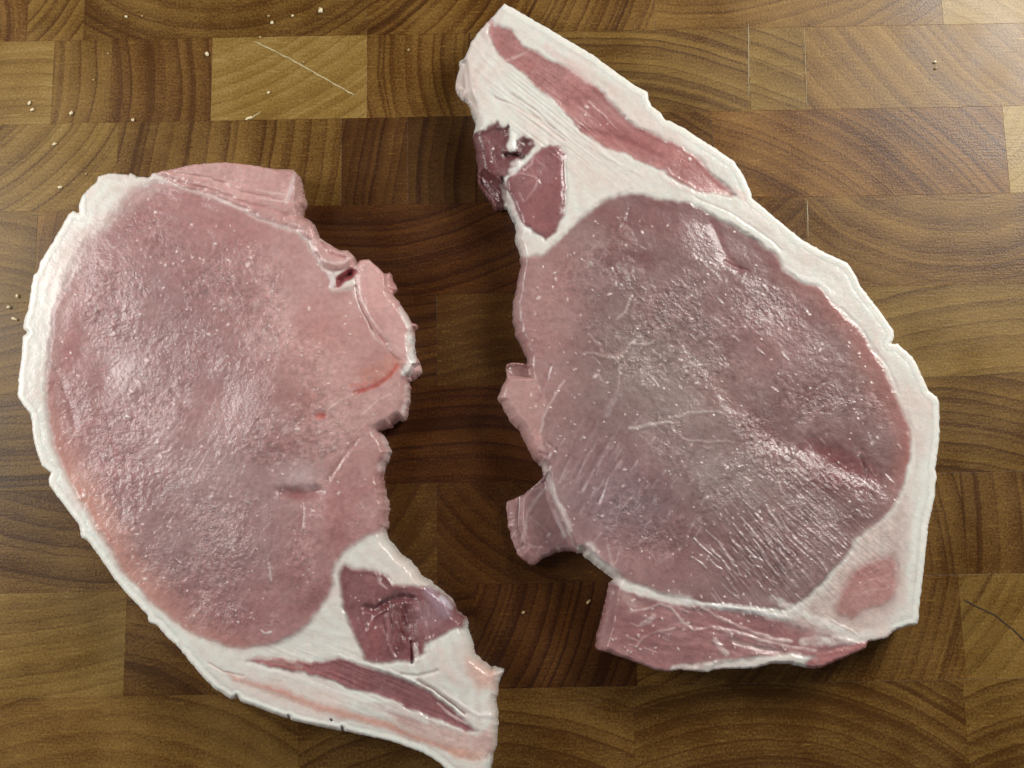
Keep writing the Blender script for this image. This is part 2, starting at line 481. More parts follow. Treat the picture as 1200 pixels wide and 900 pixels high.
def build_chop(label, outline, regions, strokes, lows, bumps, fibres, tints, glints, T, seed, rind_test, flecks, rind_label=None):
    coarse = np.array(outline, float)
    # crisp (cut rind, facing away from the lens) or rounded (lean edge) rim
    n = len(coarse)
    mid = (coarse + np.roll(coarse, -1, 0)) / 2
    tang = np.roll(coarse, -1, 0) - coarse
    nor = np.stack([tang[:, 1], -tang[:, 0]], 1)
    nor /= np.linalg.norm(nor, axis=1, keepdims=True) + 1e-9
    area2 = np.sum(coarse[:, 0] * np.roll(coarse[:, 1], -1) - coarse[:, 1] * np.roll(coarse[:, 0], -1))
    if area2 < 0:
        nor = -nor
    away = mid - NADIR
    away /= np.linalg.norm(away, axis=1, keepdims=True)
    cr = sstep(-0.1, 0.5, np.sum(nor * away, 1))
    for _ in range(3):
        cr = (np.roll(cr, 1) + 2 * cr + np.roll(cr, -1)) / 4
    poly = densify(outline, 3.0, 0.25, seed)
    _, pi = seg_dist(poly[:, 0], poly[:, 1], coarse)
    sw_ = (1 - cr[pi])[:, None]
    for _ in range(2):
        poly = poly * (1 - 0.7 * sw_) + 0.7 * sw_ * (np.roll(poly, 1, 0) + np.roll(poly, -1, 0)) / 2
    rg = np.random.RandomState(seed + 3).randn(*poly.shape)
    poly = poly + 0.55 * sw_ * (rg + np.roll(rg, 1, 0))
    x0, y0 = np.floor(poly.min(0)) - 3; x1, y1 = np.ceil(poly.max(0)) + 3
    S = 1.0
    gx = np.arange(x0, x1, S); gy = np.arange(y0, y1, S)
    GX, GY = np.meshgrid(gx, gy)
    ny, nx = GX.shape
    X = GX.ravel().astype(np.float32); Y = GY.ravel().astype(np.float32)
    ins = inside(X, Y, poly)
    # exact distance in a rim band, coarse distance elsewhere
    d, idx = seg_dist(X, Y, coarse)
    rim = d < 11
    dr, _ = seg_dist(X[rim], Y[rim], poly)
    d[rim] = dr
    sd = np.where(ins, d, -d)
    SD = sd.reshape(ny, nx)
    gyv, gxv = np.gradient(SD, S)
    gl = np.hypot(gxv, gyv) + 1e-6
    gxv /= gl; gyv /= gl
    snap = (np.abs(SD) < 0.75)
    PX = np.where(snap, GX - SD * gxv, GX).ravel(); PY = np.where(snap, GY - SD * gyv, GY).ravel()
    keep = sd > -0.75
    dd = np.clip(sd, 0, None)
    crisp = cr[idx]
    crisp = sum(np.roll(crisp.reshape(ny, nx), (a, b), (0, 1)) for a in (-4, 0, 4) for b in (-4, 0, 4)).ravel() / 9

    H = np.full(X.shape, T) * (1 + 0.05 * fbm(X, Y, 160, 2, seed) + 0.0)
    col = np.tile(FAT, (len(X), 1))
    lean = np.zeros(len(X)); grain = np.zeros(len(X))
    gpatch = 0.25 + 0.75 * sstep(-0.25, 0.35, fbm(X, Y, 55, 3, seed + 90))
    # fat: slightly pink and grey clouds, layered ridges along the rim
    t = sstep(-0.3, 0.7, fbm(X, Y, 45, 3, seed + 1))[:, None]
    col = col * (1 - 0.5 * t) + 0.5 * t * np.array((0.76, 0.57, 0.52))
    t = sstep(0.0, 0.8, fbm(X, Y, 20, 2, seed + 2))[:, None]
    col = col * (1 - 0.25 * t) + 0.25 * t * np.array((0.66, 0.66, 0.60))
    lay = np.sin(dd / 2.6 + 3.0 * fbm(X, Y, 50, 3, seed + 14))[:, None] * (0.35 + 0.65 * sstep(-.2, .4, fbm(X, Y, 40, 2, seed + 15)))[:, None]
    col = col * (1 - np.array((0.03, 0.055, 0.06)) * (1 + lay))
    H = H + 0.00012 * fbm(X, Y, 12, 3, seed + 3) + 0.00003 * np.sin(dd / 2.1 + 2.5 * fbm(X, Y, 60, 2, seed + 4)) * np.exp(-dd / 28)
    label_id = np.zeros(len(X), int)
    names = ["fat"]
    labels = {}
    # rind band
    rm = (dd < 8.5 + 2 * fbm(X, Y, 30, 2, seed + 6)) & rind_test(X, Y)
    names.append("rind"); label_id[rm & (sd > -1)] = 1
    if rind_label:
        labels["rind"] = rind_label
    rw = sstep(9, 6, dd) * rind_test(X, Y)
    col = col * (1 - rw[:, None]) + rw[:, None] * RIND
    H = H - 0.00004 * np.exp(-((dd - 8.5) / 1.6) ** 2) * rind_test(X, Y)
    wx = X + 3.0 * fbm(X, Y, 22, 3, seed + 8) + 1.6 * fbm(X, Y, 7, 2, seed + 18); wy = Y + 3.0 * fbm(X, Y, 22, 3, seed + 9) + 1.6 * fbm(X, Y, 7, 2, seed + 19)
    for R in regions:
        s = sdf_local(wx, wy, R["poly"], 30)
        soft = R.get("soft", 2.0)
        mk = sstep(-soft, soft, s)
        c = np.array(R["col"])
        cc = np.tile(c, (len(X), 1))
        v = fbm(X, Y, R.get("vscale", 40), 3, seed + 21)[:, None]
        cc = cc * (1 + 0.22 * v)
        if "edge" in R:                       # a rim of another colour inside this muscle
            ecol, ew, econd = R["edge"]
            e = sstep(ew, 0, s) * econd(X, Y)
            cc = cc * (1 - e[:, None]) + e[:, None] * np.array(ecol)
        if "grad" in R:
            gcol, gf = R["grad"]
            e = np.clip(gf(X, Y), 0, 1)[:, None]
            cc = cc * (1 - e) + e * np.array(gcol)
        a = R.get("alpha", 1.0)
        col = col * (1 - a * mk[:, None]) + a * mk[:, None] * cc
        lean = lean * (1 - mk) + mk * R.get("lean", 1.0)
        gr = R.get("grain", 0.35) * gpatch
        if "gf" in R:
            gr = gr * R["gf"](X, Y) * (0.25 + 0.75 * sstep(4, 42, s))
        grain = grain * (1 - mk) + mk * gr
        H = H + R.get("bulge", 0.0) * sstep(0, R.get("bw", 14), s) - 0.5 * R.get("seam", 0.0003) * np.exp(-(s / 2.4) ** 2)
        if R.get("part"):
            if R["part"] not in names:
                names.append(R["part"])
            if R.get("label"):
                labels[R["part"]] = R["label"]
            label_id[s > 0] = names.index(R["part"])
    # grain of the cut lean
    H = H + 0.0010 * fbm(X, Y, 120, 2, seed + 35) + lean * (0.00020 * grain * fbm(X, Y, 5, 3, seed + 31) + 0.00020 * fbm(X, Y, 26, 3, seed + 32) + 0.0010 * fbm(X, Y, 70, 2, seed + 33))
    for (cx, cy, rx, ry, ang, along, across, amp) in fibres:
        c, s_ = math.cos(math.radians(ang)), math.sin(math.radians(ang))
        u = (X - cx) * c + (Y - cy) * s_; w = -(X - cx) * s_ + (Y - cy) * c
        mk = np.exp(-((u / rx) ** 2 + (w / ry) ** 2))
        f = vnoise(u / along, w / across, seed + 40) + 0.6 * vnoise(u / (along * .6), w / (across * .55), seed + 41)
        H = H + amp * mk * f
    # broad dents and swellings
    for (cx, cy, rx, ry, ang, amp) in bumps:
        c, s_ = math.cos(math.radians(ang)), math.sin(math.radians(ang))
        u = (X - cx) * c + (Y - cy) * s_; w = -(X - cx) * s_ + (Y - cy) * c
        H = H + 1.6 * amp * np.exp(-((u / rx) ** 2 + (w / ry) ** 2))
    # single creases (dark colour paints their shade), veins, seams: (points, width px, height, colour, strength)
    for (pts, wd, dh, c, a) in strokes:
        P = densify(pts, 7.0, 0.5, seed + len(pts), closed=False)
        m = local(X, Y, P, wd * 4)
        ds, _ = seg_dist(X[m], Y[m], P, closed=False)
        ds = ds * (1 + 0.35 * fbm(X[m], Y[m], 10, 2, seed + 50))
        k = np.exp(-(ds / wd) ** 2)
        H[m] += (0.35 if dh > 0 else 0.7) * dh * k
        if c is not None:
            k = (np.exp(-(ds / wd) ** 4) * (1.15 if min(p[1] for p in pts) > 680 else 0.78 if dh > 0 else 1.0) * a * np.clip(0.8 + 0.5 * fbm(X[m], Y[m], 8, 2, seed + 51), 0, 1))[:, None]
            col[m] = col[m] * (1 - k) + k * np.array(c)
    mo = fbm(X, Y, 34, 4, seed + 95)[:, None] * lean[:, None]
    col = col * (1 + mo * np.array((0.18, 0.32, 0.32)))
    fine = fbm(X, Y, 11, 4, seed + 96)[:, None] * grain[:, None]
    col = col * (1 + fine * np.array((0.34, 0.46, 0.46)))
    thr = sstep(0.30, 0.55, fbm(X, Y, 9, 3, seed + 97))[:, None] * grain[:, None]
    col = col * (1 - 0.35 * thr) + 0.35 * thr * np.array((0.60, 0.46, 0.44))
    for (cx, cy, rx, ry, ang, c0, a) in tints:  # flesh tones, plus painted wet sheen (grey) and hollow shade (dark)
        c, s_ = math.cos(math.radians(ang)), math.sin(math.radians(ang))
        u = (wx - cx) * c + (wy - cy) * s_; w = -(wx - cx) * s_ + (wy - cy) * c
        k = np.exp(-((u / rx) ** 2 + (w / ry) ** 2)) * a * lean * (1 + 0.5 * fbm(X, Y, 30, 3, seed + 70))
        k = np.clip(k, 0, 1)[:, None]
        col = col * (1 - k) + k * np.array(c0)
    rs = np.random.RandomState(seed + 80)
    for (cnt, cx, cy, sx, sy, ang, lmin, lmax, amp) in glints:  # short ridges, their glint also painted pale into the colour
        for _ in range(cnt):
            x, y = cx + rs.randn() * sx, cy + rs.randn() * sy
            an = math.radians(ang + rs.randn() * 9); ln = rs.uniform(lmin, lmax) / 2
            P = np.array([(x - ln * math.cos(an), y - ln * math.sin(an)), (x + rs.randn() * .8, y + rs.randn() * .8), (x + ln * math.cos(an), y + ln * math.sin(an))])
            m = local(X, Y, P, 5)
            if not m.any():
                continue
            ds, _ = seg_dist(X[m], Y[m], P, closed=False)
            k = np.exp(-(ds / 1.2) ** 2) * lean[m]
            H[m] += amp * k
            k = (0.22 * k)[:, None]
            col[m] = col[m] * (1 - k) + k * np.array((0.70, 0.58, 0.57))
    # fat flecks
    rs = np.random.RandomState(seed + 60)
    for (cnt, bx, rmin, rmax) in flecks:
        for _ in range(cnt):
            cx = rs.uniform(bx[0], bx[2]); cy = rs.uniform(bx[1], bx[3])
            a = rs.uniform(rmin, rmax); b = a * rs.uniform(0.35, 0.8); an = rs.uniform(0, 3.14)
            j0, j1 = int((cx - x0) / S), int((cy - y0) / S)
            w = int(a * 2 + 3)
            if j0 - w < 0 or j1 - w < 0 or j0 + w >= nx or j1 + w >= ny:
                continue
            jj, ii = np.meshgrid(np.arange(j0 - w, j0 + w), np.arange(j1 - w, j1 + w))
            q = (ii * nx + jj).ravel()
            u = (X[q] - cx) * math.cos(an) + (Y[q] - cy) * math.sin(an); v = -(X[q] - cx) * math.sin(an) + (Y[q] - cy) * math.cos(an)
            k = np.exp(-((u / a) ** 2 + (v / b) ** 2) ** 2) * lean[q]
            H[q] += 0.00022 * k
            k = (0.75 * k)[:, None]
            col[q] = col[q] * (1 - k) + k * np.array((0.78, 0.62, 0.58))
    # low flaps
    for (P, mult, soft) in lows:
        s = sdf_local(X, Y, P, soft * 2 + 2)
        k = sstep(-soft, soft, s)
        H = H * (1 - k * (1 - mult))
    # rim profile
    r = 13 * (1 - crisp) + 2.6 * crisp
    e0 = 0.28 * (1 - crisp) + 0.93 * crisp
    q = 1 - np.clip(dd / r, 0, 1)
    H = H * (e0 + (1 - e0) * np.sqrt(np.clip(1 - q * q, 0, 1)))
    H = np.clip(H, 0.0012, None)

    wx_, wy_, wz_ = at(PX, PY, H)
    # faces
    K = keep.reshape(ny, nx)
    I = np.arange(ny * nx).reshape(ny, nx)
    a, b, c, e = I[:-1, :-1], I[:-1, 1:], I[1:, 1:], I[1:, :-1]   # rows run down the picture
    ka, kb, kc, ke = K[:-1, :-1], K[:-1, 1:], K[1:, 1:], K[1:, :-1]
    full = ka & kb & kc & ke
    tris = []
    A, B, C, E = a[full], b[full], c[full], e[full]
    tris.append(np.stack([A, E, C], 1)); tris.append(np.stack([A, C, B], 1))
    for (k1, k2, k3, k0, p, q2, r2) in ((ka, ke, kc, kb, a, e, c), (ka, kc, kb, ke, a, c, b), (ka, ke, kb, kc, a, e, b), (ke, kc, kb, ka, e, c, b)):
        mk = k1 & k2 & k3 & ~k0
        tris.append(np.stack([p[mk], q2[mk], r2[mk]], 1))
    TR = np.concatenate(tris)
    V = np.stack([wx_, wy_, wz_], 1)
    # drop slivers made by snapping
    p0, p1, p2 = V[TR[:, 0]], V[TR[:, 1]], V[TR[:, 2]]
    cz = (p1[:, 0] - p0[:, 0]) * (p2[:, 1] - p0[:, 1]) - (p1[:, 1] - p0[:, 1]) * (p2[:, 0] - p0[:, 0])
    TR = TR[cz > 1e-11]
    # walls below the boundary edges
    ed = np.concatenate([TR[:, [0, 1]], TR[:, [1, 2]], TR[:, [2, 0]]])
    fid = np.tile(np.arange(len(TR)), 3)
    key = np.minimum(ed[:, 0], ed[:, 1]).astype(np.int64) * (ny * nx) + np.maximum(ed[:, 0], ed[:, 1])
    uq, inv, cnt = np.unique(key, return_inverse=True, return_counts=True)
    bnd = cnt[inv] == 1
    be = ed[bnd]; bf = fid[bnd]
    bv = np.unique(be)
    remap = {}
    base = len(V)
    ox = -gxv.ravel()[bv]; oy = gyv.ravel()[bv]        # outwards, in the place's axes
    lev = []
    for (fr, out) in ((0.72, 0.00025), (0.35, 0.0001), (0.0, -0.0008)):
        lv = V[bv].copy()
        lv[:, 0] += ox * out; lv[:, 1] += oy * out
        lv[:, 2] = V[bv][:, 2] * fr
        lev.append(lv)
    inv_b = np.full(len(V), -1); inv_b[bv] = np.arange(len(bv))
    nb = len(bv)
    ids = [lambda q: q] + [(lambda q, k=k: base + k * nb + inv_b[q]) for k in range(3)]
    wall = []; wallf = []
    for k in range(3):
        t0, t1 = ids[k](be[:, 0]), ids[k](be[:, 1])
        u0, u1 = ids[k + 1](be[:, 0]), ids[k + 1](be[:, 1])
        wall += [np.stack([t1, t0, u0], 1), np.stack([t1, u0, u1], 1)]
        wallf += [bf, bf]
    ALLV = np.concatenate([V] + lev)
    wcol = col[bv]; wl = lean[bv]
    ALLC = np.concatenate([col] + [wcol] * 3); ALLL = np.concatenate([lean] + [wl] * 3); ALLG = np.concatenate([grain] + [grain[bv] * 0.5] * 3)
    # part of each face: by its first three corners
    fl = label_id[TR[:, 0]]
    ALLT = np.concatenate([TR] + wall)
    ALLF = np.concatenate([fl] + [fl[w] for w in wallf])
    # shared smooth normals
    p0, p1, p2 = ALLV[ALLT[:, 0]], ALLV[ALLT[:, 1]], ALLV[ALLT[:, 2]]
    fn = np.cross(p1 - p0, p2 - p0)
    nrm = np.zeros_like(ALLV)
    for k in range(3):
        for ax in range(3):
            nrm[:, ax] += np.bincount(ALLT[:, k], weights=fn[:, ax], minlength=len(ALLV))
    nrm /= np.linalg.norm(nrm, axis=1, keepdims=True) + 1e-20
    ctr = np.array([*at(*poly.mean(0), 0.0)])
    ctr[2] = 0
    root = bpy.data.objects.new("pork_chop", None)
    COL.objects.link(root)
    root.location = ctr
    root["label"] = label; root["category"] = "pork chop"
    root["group"] = "raw pork chops on the board"
    for li, nm in enumerate(names):
        ft = ALLT[ALLF == li]
        if len(ft) == 0:
            continue
        used, loc = np.unique(ft, return_inverse=True)
        loc = loc.reshape(-1, 3)
        me = bpy.data.meshes.new(nm)
        me.vertices.add(len(used)); me.loops.add(len(loc) * 3); me.polygons.add(len(loc))
        me.vertices.foreach_set("co", (ALLV[used] - ctr).astype(np.float32).ravel())
        me.loops.foreach_set("vertex_index", loc.astype(np.int32).ravel())
        me.polygons.foreach_set("loop_start", np.arange(0, len(loc) * 3, 3, dtype=np.int32))
        me.polygons.foreach_set("use_smooth", np.ones(len(loc), bool))
        me.update(calc_edges=True)
        at1 = me.attributes.new("flesh", 'FLOAT_COLOR', 'POINT')
        cc = np.concatenate([np.clip(ALLC[used], 0, 0.9), np.ones((len(used), 1))], 1).astype(np.float32)
        at1.data.foreach_set("color", cc.ravel())
        at3 = me.attributes.new("grain", 'FLOAT', 'POINT')
        at3.data.foreach_set("value", np.clip(ALLG[used], 0, 1).astype(np.float32))
        at2 = me.attributes.new("lean", 'FLOAT', 'POINT')
        at2.data.foreach_set("value", np.clip(ALLL[used], 0, 1).astype(np.float32))
        me.normals_split_custom_set_from_vertices(nrm[used].astype(np.float32))
        me.materials.append(MEAT)
        o = bpy.data.objects.new(nm.split("|")[0], me)
        COL.objects.link(o)
        o.parent = root
        if nm in labels:
            o["label"] = labels[nm]
    return root


# ------------------------------------------------------------------ left chop
L_OUT = [(92, 242), (96, 230), (104, 221), (113, 213), (115, 207), (128, 203), (151, 205), (152.5, 202), (160, 207), (176, 208), (178, 203), (208, 197), (224, 193), (261, 190), (283, 192), (299, 194), (320, 198), (344, 198), (352, 210), (357, 227), (356, 241), (351, 251), (368, 262), (372, 278), (397, 293), (408, 293), (415, 301), (416, 310), (421, 305), (432, 304), (445, 315), (452, 322), (457, 318), (458, 326), (464, 334), (465, 341), (456, 342), (467, 353), (477, 369), (481, 379), (489, 379), (489, 382), (484, 386), (485, 397), (487, 421), (493, 427), (493, 437), (485, 446), (478, 444), (480, 450), (479, 469), (475, 495), (468, 492), (456, 501), (444, 505), (451, 515), (459, 529), (457, 535), (449, 549), (447, 562), (452, 575), (455, 591), (455.6, 610), (453, 620), (449, 625), (452, 629), (460, 638), (466, 646), (478, 656), (494, 674), (508, 684), (520, 694), (532, 705), (535, 716), (545, 721), (546, 731), (554, 752), (559, 771), (575, 782), (592, 785), (585, 794), (584, 810), (580, 820), (583, 834), (583, 874), (578, 882), (575, 905), (573, 914), (548, 912), (530, 907), (521, 900), (518, 896), (496, 882), (468, 872), (452, 867), (432, 863), (404, 857), (402, 853), (400, 857), (371, 851), (341, 844), (339, 840), (336, 842), (307, 831), (281, 822), (277, 816), (272, 820), (251, 807), (232, 787), (216, 767), (208, 757), (196, 747), (184, 733), (174, 729), (173, 721), (149, 696), (133, 677), (117, 653), (102, 633), (98, 631), (95, 630), (93, 616), (85, 605), (67, 581), (58, 569), (57, 561), (60, 554), (49, 546), (40, 519), (36, 485), (32, 481), (21, 465), (21, 455), (25, 418), (27, 394), (33, 389), (27, 386), (29, 372), (33, 363), (39, 323), (44, 319), (47, 307), (67, 275), (80, 251), (86, 247), (93, 250)]
L_EYE = [(181, 214), (160, 222), (144, 238), (125, 267), (99, 283), (88, 315), (75, 342), (64, 361), (62, 386), (56, 415), (52, 458), (56, 495), (62, 522), (75, 551), (91, 581), (101, 600), (120, 629), (136, 656), (157, 683), (184, 712), (203, 728), (235, 747), (267, 759), (288, 760), (307, 757), (341, 749), (365, 729), (381, 705), (390, 684), (394, 660), (403, 648), (420, 636), (434, 626), (446, 624), (470, 620), (475, 560), (500, 500), (500, 440), (470, 420), (436, 385), (421, 352), (414, 336), (391, 340), (391, 321), (379, 315), (371, 302), (362, 283), (347, 270), (312, 259), (293, 250), (267, 238), (235, 226), (197, 214)]
L_CAP = [(178, 200), (208, 190), (261, 180), (344, 190), (365, 210), (360, 250), (376, 262), (376, 282), (400, 288), (418, 296), (420, 312), (400, 318), (391, 320), (379, 315), (371, 302), (362, 283), (347, 270), (312, 259), (293, 250), (267, 238), (235, 226), (197, 214)]
L_HOLE = [(392, 337), (393, 326), (402, 319), (413, 312), (420, 316), (416, 326), (405, 331), (397, 338)]
L_FLAP = [(416, 322), (421, 303), (435, 302), (448, 315), (460, 316), (468, 345), (480, 368), (490, 380), (490, 421), (496, 430), (488, 448), (476, 444), (466, 428), (452, 408), (436, 385), (424, 358), (416, 335)]
L_DARK = [(404, 662), (416, 666), (442, 668), (456, 674), (462, 686), (486, 686), (500, 688), (514, 694), (532, 706), (538, 716), (548, 722), (544, 736), (528, 740), (512, 748), (498, 754), (496, 766), (482, 776), (466, 774), (458, 777), (440, 778), (428, 774), (422, 756), (410, 730), (402, 712), (399, 690), (399, 674)]
L_STRIP = [(288, 775), (320, 771), (365, 776), (385, 773), (398, 771), (420, 778), (444, 786), (472, 795), (492, 804), (512, 816), (532, 832), (546, 846), (560, 856), (546, 857), (520, 846), (498, 838), (464, 822), (434, 813), (408, 805), (392, 800), (360, 788), (328, 784), (300, 779)]
L_THIN = [(267, 789), (288, 796), (307, 801), (339, 809), (371, 823), (408, 833), (451, 844), (480, 857), (515, 869), (550, 880), (560, 892), (520, 880), (480, 866), (440, 850), (403, 842), (371, 832), (328, 815), (304, 807), (275, 798)]
L_END = [(440, 826), (480, 836), (520, 852), (560, 862), (575, 850), (580, 870), (570, 890), (540, 885), (505, 868), (470, 850)]
L_PEACH = [(545, 770), (562, 776), (580, 788), (580, 806), (560, 806), (548, 790)]


def l_rind(X, Y):
    # along the outer curve, from the top left shoulder round to the bottom tip
    return ((X < 100) & (Y > 225)) | ((Y > 600) & (X < 210)) | ((Y > 740) & (Y > 757 + (X - 208) * 0.16 + 0.0 * X) & (X < 575) & (Y > 0.36 * (X - 208) + 750))


